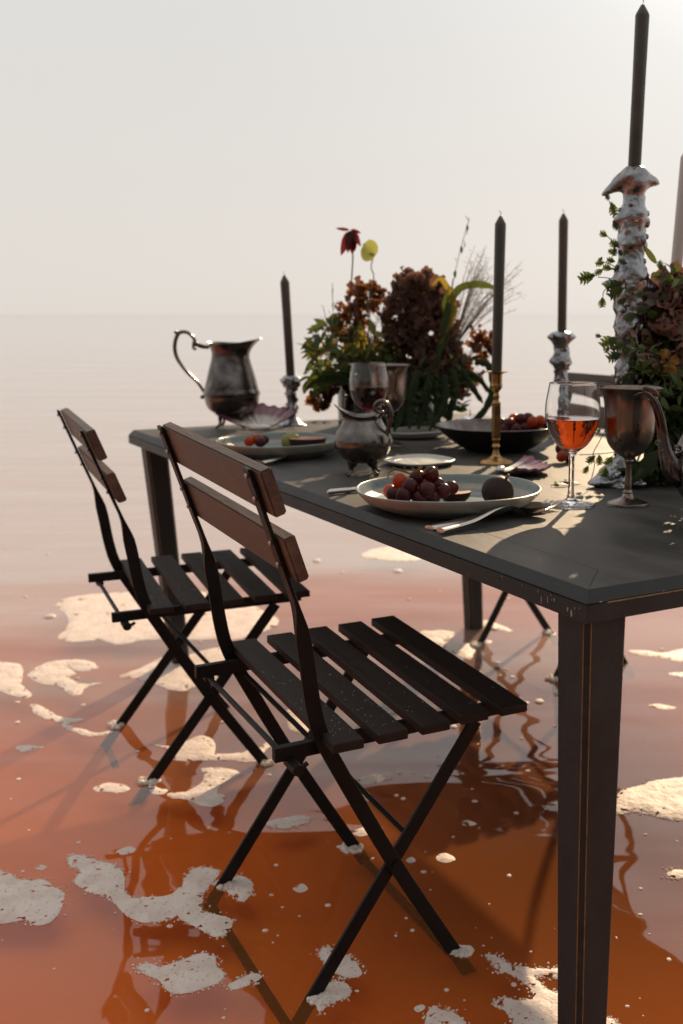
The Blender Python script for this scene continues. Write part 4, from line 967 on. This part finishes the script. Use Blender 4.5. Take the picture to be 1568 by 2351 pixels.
for pts, wd, d in (([(1090, 830), (1122, 840), (1132, 890), (1110, 945), (1060, 985)], .017, -.08), ([(1040, 850), (1045, 900), (1032, 950), (1030, 985)], .017, -.14), ([(1060, 850), (1085, 890), (1108, 925)], .013, -.10),
                   ([(990, 860), (975, 920), (960, 985)], .020, -.16), ([(1000, 860), (1005, 930), (1000, 985)], .018, -.15), ([(930, 860), (925, 930), (905, 990)], .018, -.17), ([(960, 850), (945, 910), (940, 985)], .018, -.17), ([(1020, 860), (1020, 930), (985, 988)], .016, -.17),
                   ([(1065, 850), (1100, 870), (1125, 905)], .012, -.05), ([(885, 860), (885, 930), (893, 990)], .016, -.17)):
    ps = spline([A(x, y, d) for x, y in pts], 6); n = len(ps); b = MB()
    b.tube(ps, [.66 * wd * (.55 + .45 * math.sin(PI * min(1, .15 + .8 * k / (n - 1)))) * (1 + .14 * math.sin(k * 2.1)) * (1 if k < n - 2 else .6) for k in range(n)], 10, .45, up=(0, 1, 0)); b.build('hanging_leaf', M['leaf_dark'], FA)
for m_, regs in (('leaf', ((770, 800, 60, 60, 130), (730, 790, 28, 36, 30), (860, 815, 50, 40, 110), (740, 860, 34, 20, 30))), ('leaf_backlit', ((760, 800, 50, 36, 40), (850, 800, 50, 40, 60))), ('leaf_dark', ((840, 850, 70, 40, 170), (930, 880, 90, 50, 260), (1020, 860, 50, 50, 130), (880, 930, 70, 40, 60), (1000, 930, 60, 40, 70)))):
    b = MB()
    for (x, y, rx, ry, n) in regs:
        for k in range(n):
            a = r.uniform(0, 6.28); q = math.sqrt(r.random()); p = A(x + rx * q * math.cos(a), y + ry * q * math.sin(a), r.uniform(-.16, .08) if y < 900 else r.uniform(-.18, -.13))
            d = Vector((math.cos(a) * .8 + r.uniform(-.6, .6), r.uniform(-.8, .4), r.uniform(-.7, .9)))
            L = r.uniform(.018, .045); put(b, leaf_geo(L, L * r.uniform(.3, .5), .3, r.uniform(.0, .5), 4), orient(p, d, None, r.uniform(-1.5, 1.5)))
    b.build({'leaf': 'green_foliage', 'leaf_backlit': 'backlit_foliage', 'leaf_dark': 'dark_foliage'}[m_], M[m_], FA)['kind'] = 'stuff'

# ---- right arrangement
YB = 2.12
FBL = Vector((0.565, 2.20, TZ))
FB = empty('flower_arrangement', FBL, 0, 'arrangement of spotted pink brown orchids and oat grass at the right picture edge', 'flowers', 'flower arrangements on the table')
def B(px, py, d=0.0): return atd(px, py, YB + d) - FBL
def bz(x, y, d=0.0): return atd(1317 + .16 * x, 564.5 + .16 * y, YB + d)
def bu(x, y, d=0.0): return atd(1191.7 + .2667 * x, 313.6 + .2667 * y, YB + d)
def bl_(x, y, d=0.0): return atd(1317 + .16 * x, 846.7 + .16 * y, YB + d)
b = MB(); b.lathe(smooth_prof([(.0005, 0), (.06, 0), (.085, .03), (.095, .08), (.088, .12), (.083, .12), (.06, .02), (.0005, .015)], 4), 40); b.build('vase', M['vase'], FB)
SPK = [(bz, q) for q in ((45, 490, 320, 420), (290, 415, 430, 335), (400, 290, 560, 340), (545, 350, 740, 300), (295, 265, 450, 235), (350, 240, 415, 155), (460, 190, 600, 230), (480, 70, 600, 90), (575, 165, 590, 10), (705, 150, 635, 50), (780, 130, 750, 50), (630, 200, 770, 260), (415, 610, 720, 530), (470, 740, 730, 600), (400, 905, 420, 730), (625, 840, 760, 755),
       (870, 730, 1030, 660), (785, 890, 940, 860), (885, 940, 1085, 890), (705, 1075, 905, 970), (1040, 965, 1215, 990), (300, 1285, 405, 1300), (360, 1450, 630, 1320), (515, 1510, 745, 1385), (455, 1625, 690, 1550), (450, 1550, 510, 1440), (685, 1540, 870, 1500), (665, 1940, 870, 1860), (1225, 195, 1250, 355), (1110, 440, 1285, 440), (1280, 490, 1375, 540), (750, 640, 900, 590), (940, 1560, 1060, 1560), (760, 1700, 900, 1650), (1060, 1620, 1180, 1580), (1140, 1740, 1230, 1640), (1250, 700, 1340, 760))]
SPK += [(bu, q) for q in ((775, 552, 745, 485), (830, 700, 792, 558), (852, 812, 808, 718), (688, 818, 762, 862), (775, 892, 862, 955))]
SPK += [(bl_, q) for q in ((175, 1360, 315, 1245), (365, 1405, 372, 1225), (450, 1395, 565, 1255), (140, 1515, 215, 1385), (410, 1600, 475, 1400), (415, 1770, 525, 1600), (365, 1810, 640, 1780), (400, 2050, 460, 1955), (455, 1965, 590, 1890), (640, 1640, 700, 1480), (930, 1720, 980, 1560), (1100, 1700, 1160, 1500), (1380, 1600, 1300, 1450), (1480, 1860, 1400, 1650), (1270, 1750, 1330, 1600), (1170, 1800, 1220, 1640), (330, 925, 390, 860))]
for i, (fn, (tx, ty, bx, by)) in enumerate(SPK):
    d = (-.06 if fn is not bl_ else -.02) + r.uniform(-.03, .02)
    if fn is bl_:
        d = -.06
        tip = fn(tx, ty, d); 
        if tip.z < TZ + .004: tip.z = TZ + .004
        bs = fn(bx, by, d)
        if bs.z < TZ + .006: bs.z = TZ + .006
    else: tip, bs = fn(tx, ty, d), fn(bx, by, d)
    between(FB, 'oat_spikelet', OAT['leaf' if i % 3 else 'leaf_dark'], tip, bs, r.uniform(1.45, 1.8), r.uniform(-.3, .3))
b = MB()
for fn, pts in ((bu, ((775, 550), (850, 800), (920, 980), (1010, 1250), (1080, 1450))), (bu, ((760, 860), (860, 950), (945, 1060), (1060, 1300))), (bz, ((320, 420), (430, 335), (560, 340), (740, 305), (900, 480), (1050, 800))), (bz, ((720, 530), (870, 600), (1000, 610), (1200, 780))), (bz, ((420, 730), (440, 640), (560, 560))),
                (bz, ((450, 235), (600, 300))), (bz, ((600, 90), (660, 30), (790, 190), (900, 400))), (bz, ((630, 1320), (760, 1360), (950, 1450))), (bz, ((690, 1550), (860, 1560), (1100, 1650))), (bz, ((350, 450), (480, 460), (620, 490), (900, 560))), (bz, ((1250, 355), (1280, 560), (1330, 760))), (bz, ((1375, 540), (1420, 660), (1500, 760))), (bz, ((350, 1940), (480, 1940), (620, 1990))), (bz, ((545, 1845), (600, 1890), (680, 1950))),
                (bl_, ((460, 870), (360, 1060), (280, 1220), (300, 1380), (250, 1600))), (bl_, ((80, 1235), (330, 1222), (560, 1200), (700, 1150))), (bl_, ((560, 1255), (640, 1150), (760, 1000))), (bl_, ((475, 1400), (560, 1300), (700, 1100))), (bz, ((1240, 240), (1300, 400), (1420, 640), (1500, 760)))):
    ps = [fn(x, y, -.03) for x, y in pts]
    for p_ in ps: p_.z = max(p_.z, TZ + .005)
    b.tube(spline([p_ - FBL for p_ in ps], 5), .0009, 5)
b.build('oat_stems', M['stem'], FB)
for (x, y, d, rx, rz, n) in ((990, 1010, 0, 90, 60, 10), (960, 1150, -.01, 130, 80, 14), (900, 1320, 0, 110, 80, 12), (1340, 1430, -.05, 200, 170, 26), (1300, 870, -.02, 110, 110, 14), (1390, 680, -.02, 100, 110, 14), (1490, 930, -.03, 100, 180, 18), (1080, 1480, -.03, 110, 110, 14), (1060, 1680, -.03, 100, 90, 12), (1290, 1780, -.03, 140, 110, 16), (1180, 1900, -.02, 120, 90, 12), (1560, 620, 0, 90, 150, 12), (1550, 1200, 0, 140, 200, 20)):
    b = MB(); k = .16 / 1120
    cluster(b, bz(x, y, d) - FBL, (rx * k, rx * k, rz * k), n, .040 * (1 if rx < 150 else 1.25), r, .0, (.45, .95), .25, .10, .5, 6); b.build('orchid', M['spotted'], FB)
pm2 = MB(); pm2.add(*petal_geo(1, .3, .08, 5, 1)); 
pale = mat('pale_petal', (.34, .27, .24), .6, var=(.22, .16, .14), vscale=60, stretch=(4, 1, 1), translucent=(.3, .22, .18)); pm2 = pm2.build('pale_petal', pale, data_only=True)
for (tx, ty, bx, by, w_) in ((830, 830, 1210, 760, .55), (890, 760, 1230, 800, .5), (1200, 1010, 1360, 1080, .7), (900, 1240, 1060, 1260, .5), (1370, 960, 1440, 1120, .8)):
    between(FB, 'pale_petal', pm2, bz(tx, ty, -.05), bz(bx, by, -.03), w_, .3)
for (tx, ty, bx, by, w_, m_) in ((1020, 20, 1190, 260, .5, 'leaf'), (1510, 560, 1480, 780, .5, 'leaf'), (1420, 290, 1520, 380, .9, 'leaf'), (1090, 1380, 1180, 1480, .6, 'leaf'), (1480, 1400, 1470, 1560, .5, 'leaf'), (1510, 1590, 1567, 1760, .5, 'leaf'), (880, 1380, 860, 1500, .5, 'leaf'), (1020, 1300, 1090, 1340, .8, 'leaf_dark'), (930, 1840, 1040, 1830, .5, 'leaf'), (840, 1800, 930, 1760, .5, 'leaf')):
    between(FB, 'leaf', LEAFME[m_], bz(tx, ty, -.07), bz(bx, by, -.05), w_ * 2)
for (tx, ty, bx, by, w_, m_) in ((835, 1640, 1215, 1160, .62, 'leaf_dark'), (1100, 1500, 1180, 1250, .7, 'leaf_dark'), (890, 1560, 1010, 1400, .6, 'leaf_dark')):
    between(FB, 'leaf', LEAFME[m_], bl_(tx, ty, -.12), bl_(bx, by, -.10), w_ * 2)
yl = mat('mustard_petal', (.30, .15, .03), .5, translucent=(.5, .25, .03)); b = MB(); cluster(b, bz(1310, 1670, -.1) - FBL, (.008, .008, .007), 9, .018, r); b.build('mustard_flower', yl, FB)
b = MB()
for (x, y, rx, ry, n) in ((1300, 1500, 300, 300, 250), (1250, 1900, 260, 160, 260), (1400, 2200, 230, 320, 420), (1150, 2350, 220, 420, 260), (1050, 1750, 200, 250, 160), (1500, 1200, 200, 400, 180), (1300, 2800, 280, 240, 260), (1000, 3300, 380, 120, 130), (1350, 3420, 260, 170, 160), (1900, 1500, 420, 500, 420), (2000, 2400, 420, 500, 420), (1850, 700, 330, 300, 200)):  # last regions, out of frame: leaves added to keep sun off the tabletop
    for k in range(n):
        a = r.uniform(0, 6.28); q = math.sqrt(r.random()); p = bz(x + rx * q * math.cos(a), y + ry * q * math.sin(a), r.uniform(-.04, .16) if y < 2500 else r.uniform(-.06, .10))
        if p.z < TZ + .004: p.z = TZ + r.uniform(.004, .03)
        d = Vector((math.cos(a) * .5 + r.uniform(-.7, .5), r.uniform(-.8, .4), r.uniform(-.8, .8)))
        if p.z < TZ + .05: d.z = abs(d.z) * .4
        L = r.uniform(.022, .050); put(b, leaf_geo(L, L * r.uniform(.2, .42), .3, r.uniform(.0, .4) if p.z > TZ + .06 else 0, 4), orient(p - FBL, d, None, r.uniform(-1.5, 1.5)))
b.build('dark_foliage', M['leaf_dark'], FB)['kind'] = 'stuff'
b = MB()
for (x, y, rx, ry, n) in ((1000, 1500, 160, 90, 14), (1250, 1780, 240, 120, 16), (1430, 480, 100, 120, 8), (1150, 2250, 260, 200, 36), (950, 1780, 140, 100, 14), (1480, 2000, 120, 260, 14)):
    for k in range(n):
        a = r.uniform(0, 6.28); q = math.sqrt(r.random()); p = bz(x + rx * q * math.cos(a), y + ry * q * math.sin(a), r.uniform(-.14, -.07))
        d = Vector((math.cos(a) * .6 + r.uniform(-.8, .5), r.uniform(-.8, .2), r.uniform(-.6, .8))); L = r.uniform(.016, .036)
        put(b, leaf_geo(L, L * r.uniform(.25, .45), .3, r.uniform(0, .4), 4), orient(p - FBL, d, None, r.uniform(-1.5, 1.5)))
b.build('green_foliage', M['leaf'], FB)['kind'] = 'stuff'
# sprigs lying on the table
def sprig(px, py, rz, label, n=4, L=.035):
    p = at(px, py, TZ); o = empty('leaf_sprig', (p.x, p.y, TZ), rz, label, 'leaf', 'loose leaves on the table')
    b = MB(); b.tube([(0, 0, .003), (0, .04, .006), (0, .075, .004)], .0012, 6); b.build('stem', M['stem'], o)
    for k in range(n):
        q = link('leaf', LEAFME['leaf'], o); q.matrix_local = orient((0, .01 + .018 * k, .005), ((-1) ** k * .8, .8, .12)) @ Matrix.Diagonal((L * 1.3, L, L, 1))
sprig(1265, 1118, R(-40), 'loose green oat sprig on the table between the fig plate and the rose wine glass')
sprig(758, 972, R(70), 'loose green sprig on the table edge of the further plate', 3)

# ------------------------------------------------------------------ foam
def inside(p, poly):
    c = False; n = len(poly); j = n - 1
    for i in range(n):
        a, b_ = poly[i], poly[j]
        if (a[1] > p[1]) != (b_[1] > p[1]) and p[0] < (b_[0] - a[0]) * (p[1] - a[1]) / (b_[1] - a[1]) + a[0]: c = not c
        j = i
    return c
def edge_dist(p, poly):
    m = 1e9; n = len(poly)
    for i in range(n):
        ax, ay = poly[i]; bx, by = poly[(i + 1) % n]; dx, dy = bx - ax, by - ay; L2 = dx * dx + dy * dy or 1e-12
        t = max(0, min(1, ((p[0] - ax) * dx + (p[1] - ay) * dy) / L2)); ex, ey = ax + t * dx - p[0], ay + t * dy - p[1]
        m = min(m, ex * ex + ey * ey)
    return math.sqrt(m)
def closed_spline(pts, n):
    m = len(pts); out = []
    for i in range(m):
        p0, p1, p2, p3 = (Vector(pts[(i + k) % m]) for k in (-1, 0, 1, 2))
        for k in range(n):
            t = k / n; out.append(0.5 * ((2 * p1) + (p2 - p0) * t + (2 * p0 - 5 * p1 + 4 * p2 - p3) * t * t + (3 * p1 - p0 - 3 * p2 + p3) * t ** 3))
    return out
def foam_geo(b, pix, origin, hmax):
    ctr = Vector((0, 0))
    pl = [at(x, y) for x, y in pix]; dist = sum(p.y for p in pl) / len(pl)
    px = dist / FPX * 2.3                                 # size of about one rendered pixel
    cs = closed_spline([(p.x, p.y) for p in pl], 6)
    wv = [Vector((c.x + px * 1.6 * noise.noise(Vector((c.x * 30, c.y * 30, 3))) + px * .9 * noise.noise(Vector((c.x * 90, c.y * 90, 1))), c.y + px * 2.5 * noise.noise(Vector((c.x * 30, c.y * 30, 9))) + px * 1.2 * noise.noise(Vector((c.x * 90, c.y * 90, 4))))) for c in cs]
    poly = [(p.x, p.y) for p in wv]
    xs = [p[0] for p in poly]; ys = [p[1] for p in poly]
    st = max(.0038, min((max(xs) - min(xs)), (max(ys) - min(ys))) / 34)
    pts = [Vector(p) for p in poly]; y = min(ys); row = 0
    while y < max(ys):
        x = min(xs) + (st / 2 if row % 2 else 0)
        while x < max(xs):
            q = (x + rnd.uniform(-.2, .2) * st, y + rnd.uniform(-.2, .2) * st)
            if inside(q, poly) and edge_dist(q, poly) > st * .4: pts.append(Vector(q))
            x += st
        y += st * .87; row += 1
    n = len(poly); res = delaunay_2d_cdt(pts, [(i, (i + 1) % n) for i in range(n)], [], 1, 1e-6)
    v = []
    for p in res[0]:
        d = edge_dist(p, poly); z = .46 * hmax * (1 - math.exp(-d / (.008 + .8 * hmax)))
        z *= 1 + .35 * noise.noise(Vector((p.x * 28, p.y * 28, 0))) + .18 * noise.noise(Vector((p.x * 75, p.y * 75, 2)))
        v.append((p.x - origin.x, p.y - origin.y, z + .0006))
    f = []
    for q in res[2]:
        a, b_, c = (res[0][i] for i in q[:3]); m_ = (a + b_ + c) / 3
        ds = edge_dist(m_, poly); nv = noise.noise(Vector((m_.x * 85, m_.y * 85, 7)))
        if (ds < .014 and nv > .30 + ds * 14) or nv > .62: continue
        f.append(tuple(q) if (b_ - a).cross(c - a) > 0 else tuple(reversed(q)))
    b.add(v, f)
def za(pts): return [(x * .3602, 878 + y * .3602) for x, y in pts]
def zb(pts): return [(x * .52, 1505 + y * .52) for x, y in pts]
def zc(pts): return [(1003.5 + x * .36, 1630.7 + y * .36) for x, y in pts]
def zd(pts): return [(940.8 + x * .4, 1191.7 + y * .4) for x, y in pts]
def ze(pts): return [(439 + x * .52, 1380 + y * .52) for x, y in pts]
FO = [
 ([(128, 1390), (160, 1372), (240, 1362), (330, 1358), (420, 1352), (520, 1372), (600, 1400), (640, 1430), (560, 1465), (480, 1470), (400, 1468), (330, 1470), (272, 1480), (230, 1470), (160, 1474), (132, 1462), (152, 1444), (156, 1415)], 'broad cream foam sheet behind the legs of the further left chair', .007),
 (za([(-120, 1780), (0, 1785), (130, 1800), (150, 1870), (140, 1930), (205, 1985), (150, 2015), (0, 1970), (-120, 1950)]), 'cream foam patch cut by the left edge at mid height', .008),
 (za([(180, 1860), (290, 1790), (420, 1770), (560, 1775), (625, 1815), (560, 1840), (470, 1835), (420, 1810), (480, 1855), (440, 1880), (520, 1920), (650, 1915), (560, 1940), (510, 1995), (440, 1990), (380, 1940), (250, 1920)]), 'hook shaped cream foam patch left of the further left chair', .008),
 ([(273, 1553), (320, 1535), (370, 1510), (405, 1502), (440, 1502), (480, 1490), (540, 1490), (560, 1520), (500, 1560), (440, 1580), (415, 1588), (370, 1578), (320, 1560)], 'foam patch round the base of the far left table leg', .009),
 (za([(190, 2055), (260, 2060), (340, 2110), (420, 2140), (530, 2145), (520, 2165), (440, 2180), (520, 2210), (610, 2235), (720, 2215), (700, 2240), (600, 2260), (540, 2250), (440, 2220), (400, 2200), (380, 2170), (250, 2130), (215, 2100)]), 'long thin trail of foam reaching the further chair foot', .006),
 (zb([(670, 388), (720, 400), (780, 400), (830, 375), (890, 355), (930, 365), (955, 400), (950, 430), (1000, 435), (1080, 425), (1150, 400), (1200, 365), (1215, 385), (1170, 420), (1160, 460), (1100, 470), (1000, 465), (920, 465), (850, 465), (790, 465), (740, 455), (750, 420), (705, 405)]), 'wide sunlit foam patch between the crossed legs of the further left chair', .008),
 (zb([(740, 610), (820, 600), (880, 570), (900, 530), (890, 500), (960, 495), (1030, 505), (1065, 530), (1000, 555), (960, 600), (990, 620), (985, 650), (930, 670), (870, 660), (820, 635), (760, 630)]), 'sunlit golden foam patch with a hooked top, left of the front chair', .009),
 (zb([(410, 585), (470, 565), (540, 570), (575, 585), (550, 605), (480, 605), (430, 600)]), 'small oval foam island beside the further chair foot', .006),
 (zb([(660, 560), (690, 540), (715, 550), (690, 570), (695, 585), (740, 595), (720, 612), (680, 612), (655, 590)]), 'little curled foam clump at the further chair foot', .007),
 (zb([(300, 890), (340, 880), (400, 890), (440, 910), (520, 930), (550, 980), (550, 1040), (580, 1065), (680, 1065), (760, 1050), (810, 1000), (840, 950), (900, 935), (970, 955), (940, 1000), (900, 1050), (890, 1090), (900, 1130), (960, 1150), (1020, 1165), (1020, 1210), (960, 1245), (900, 1220), (840, 1185), (760, 1165), (680, 1180), (620, 1180), (550, 1140), (500, 1090), (440, 1060), (370, 1035), (330, 1000), (350, 950), (310, 930)]), 'large branching foam patch in the shade, left of the front chair feet', .010),
 (zb([(-100, 960), (40, 960), (90, 990), (200, 990), (240, 1020), (285, 1060), (265, 1130), (220, 1180), (150, 1190), (110, 1170), (0, 1185), (-100, 1170)]), 'large grey foam patch cut by the left edge near the bottom', .010),
 (zb([(600, 1380), (650, 1360), (720, 1370), (790, 1350), (850, 1325), (910, 1315), (950, 1330), (955, 1365), (990, 1410), (960, 1450), (900, 1470), (840, 1490), (770, 1495), (730, 1470), (690, 1430), (620, 1400)]), 'bubbly foam patch near the bottom, left of centre', .010),
 (zb([(1010, 1460), (1060, 1425), (1130, 1405), (1150, 1425), (1110, 1450), (1040, 1475)]), 'slim bubbly foam sliver right of the bottom foam patch', .007),
 (zb([(1000, 985), (1060, 975), (1110, 1000), (1110, 1050), (1070, 1085), (1020, 1060), (985, 1030)]), 'round foam clump on the front chair foot by the branching patch', .010),
 (zb([(1410, 1300), (1450, 1290), (1500, 1310), (1567, 1350), (1600, 1400), (1540, 1425), (1480, 1400), (1420, 1360)]), 'grey foam patch behind the lowest front chair leg', .009),
 (zb([(1380, 1480), (1440, 1450), (1500, 1435), (1550, 1470), (1530, 1510), (1450, 1540), (1410, 1580), (1390, 1530)]), 'foam gathered round the lowest front chair foot', .010),
 (zc([(1145, 540), (1200, 500), (1300, 480), (1400, 445), (1500, 435), (1700, 440), (1740, 700), (1568, 705), (1480, 700), (1350, 670), (1250, 650), (1150, 660), (1120, 600)]), 'thick foam patch at the right edge behind the big table leg', .016),
 (zc([(690, 620), (740, 590), (800, 585), (860, 610), (830, 640), (720, 640)]), 'small foam clump just left of the big table leg', .008),
 (zc([(310, 1560), (380, 1560), (420, 1590), (500, 1630), (600, 1640), (700, 1650), (790, 1645), (850, 1680), (850, 1730), (700, 1710), (620, 1690), (660, 1740), (720, 1790), (850, 1830), (850, 2050), (700, 2100), (520, 2060), (480, 1970), (420, 1910), (370, 1890), (380, 1850), (440, 1835), (520, 1850), (600, 1820), (600, 1780), (540, 1730), (460, 1680), (400, 1670), (360, 1630), (340, 1590)]), 'branched bubbly foam at the bottom, left of the big table leg', .010),
 (zc([(-20, 1895), (60, 1910), (120, 1940), (180, 1990), (200, 2080), (-60, 2080), (-60, 1940)]), 'foam patch cut by the bottom edge below the front chair', .010),
 (zc([(1060, 1965), (1130, 1975), (1150, 2010), (1100, 2060), (1040, 2060)]), 'foam scrap at the foot of the big table leg', .008),
 (zd([(1250, 760), (1350, 755), (1450, 770), (1568, 745), (1700, 745), (1700, 830), (1540, 820), (1450, 800), (1350, 785)]), 'glaring sunlit foam strip at the right edge', .008),
 (zd([(50, 650), (130, 640), (240, 645), (240, 680), (190, 700), (280, 705), (370, 730), (360, 790), (330, 805), (250, 770), (150, 730), (80, 700)]), 'bright foam patch behind the front chair seat, by the far right leg', .008),
 (zd([(400, 592), (440, 580), (500, 600), (590, 640), (540, 645), (470, 630), (410, 618)]), 'pointed foam tail at the base of the far right table leg', .007),
 (ze([(420, 500), (440, 470), (480, 480), (520, 540), (520, 580), (470, 580), (430, 560)]), 'foam patch seen through the front chair legs', .008),
 (ze([(730, 790), (780, 770), (870, 760), (890, 780), (840, 800), (770, 815)]), 'low foam islet under the front chair seat', .008),
 (ze([(340, 985), (400, 960), (480, 948), (520, 960), (500, 985), (420, 1005), (360, 1000)]), 'oval foam islet left of the front chair legs', .008),
 ([(828, 1275), (870, 1258), (930, 1255), (990, 1275), (940, 1288), (870, 1285)], 'pale foam patch just below the long table edge', .005),
 (zc([(1465, 1040), (1500, 1015), (1568, 1020), (1600, 1050), (1540, 1075), (1480, 1070)]), 'small foam clump at the right edge under the thick foam', .009),
]
for pix, lab, hm in FO:
    pl = [at(x, y) for x, y in pix]; c = sum(pl, Vector()) / len(pl); c.z = 0
    b = MB(); foam_geo(b, pix, c, hm)
    o = b.build('foam_patch', M['foam'], angle=180); o.location = c; tag(o, lab, 'foam', 'foam patches on the water')
# small flecks and bubbles
b = MB(); r = random.Random(21)
FL = [ze(q) for q in ([(715, 1020), (760, 1000), (805, 1020), (780, 1035), (730, 1038)], [(640, 1085), (690, 1075), (730, 1065), (745, 1090), (700, 1108)], [(1080, 1130), (1120, 1115), (1165, 1140), (1130, 1158), (1090, 1150)], [(1190, 985), (1220, 968), (1260, 985), (1220, 995)], [(950, 1145), (975, 1130), (990, 1150), (965, 1158)], [(985, 1800), (1015, 1785), (1035, 1800), (1005, 1820)], [(450, 1270), (490, 1250), (515, 1270), (480, 1287)], [(1130, 1530), (1180, 1520), (1240, 1530), (1225, 1560), (1190, 1570), (1140, 1560)])]
FL += [zb(q) for q in ([(70, 405), (120, 398), (195, 405), (140, 420), (90, 425)], [(515, 865), (560, 845), (600, 850), (590, 870), (540, 880)], [(155, 940), (185, 928), (208, 938), (180, 950)], [(1180, 740), (1250, 715), (1330, 705), (1365, 720), (1340, 745), (1250, 755), (1200, 760)])]
FL += [zd(q) for q in ([(1370, 1070), (1450, 1065), (1530, 1085), (1450, 1095)], [(830, 900), (880, 895), (900, 930), (850, 930)], [(790, 640), (845, 660), (800, 670)], [(1500, 885), (1568, 880), (1568, 905), (1500, 900)], [(410, 700), (470, 700), (460, 718), (420, 716)])]
O0 = Vector((0, 0, 0))
for q in FL: foam_geo(b, q, O0, .007)
for k in range(230):
    y = 1260 + 1080 * r.random() ** .75; x = r.uniform(0, 1568)
    dens = 1.0 if (x < 520 and y < 1560) or x > 900 else .45
    if r.random() > dens: continue
    s_ = r.choice((2, 2.5, 3, 3, 4, 5, 7)) * (1 if y > 1500 else .8) ; asp = r.uniform(1.5, 3.5) if y < 1700 else r.uniform(1, 1.7)
    p = at(x, y); q = at(x + s_ * asp * .7, y) - p
    rr = q.length; b.ball((p.x, p.y, .0004), rr, 10, 6, (1, r.uniform(.7, 1.3), .38))
o = b.build('foam_flecks', M['foam'], angle=180); tag(o, kind='stuff')
# wet foam collars where legs break the surface
b = MB()
for (x, y, w_, n) in ((805, 1946, 26, 26), (1062, 2184, 26, 30), (738, 2292, 34, 34), (524, 2030, 30, 30), (265, 1664, 18, 18), (336, 1792, 20, 18), (612, 1750, 14, 12), (1092, 1481, 10, 10), (1258, 1452, 9, 8), (1268, 1556, 14, 12), (420, 1522, 22, 14)):
    for k in range(n * 3):
        a = r.uniform(0, 6.28); q = r.random() ** .6; p = at(x + w_ * q * math.cos(a), y + w_ * .42 * q * math.sin(a) + 2); rr = p.y * r.uniform(.0011, .0030)
        b.ball((p.x, p.y, rr * .3), rr, 8, 6, (1, 1, .9))
for pix, lab, hm in FO:                                  # rims of single bubbles round the nearer patches
    pl = [at(x, y) for x, y in pix]; dist = sum(p.y for p in pl) / len(pl)
    if dist > 2.2: continue
    cs = closed_spline([(p.x, p.y) for p in pl], 6)
    for k in range(int(len(cs) * 1.6)):
        c = r.choice(cs); rr = r.uniform(.0007, .0022); q = abs(r.gauss(0, .006)); a = r.uniform(0, 6.28)
        b.ball((c.x + q * math.cos(a), c.y + q * math.sin(a), rr * .35), rr, 8, 6, (1, 1, .9))
o = b.build('foam_bubbles', M['foam'], angle=180); tag(o, kind='stuff')
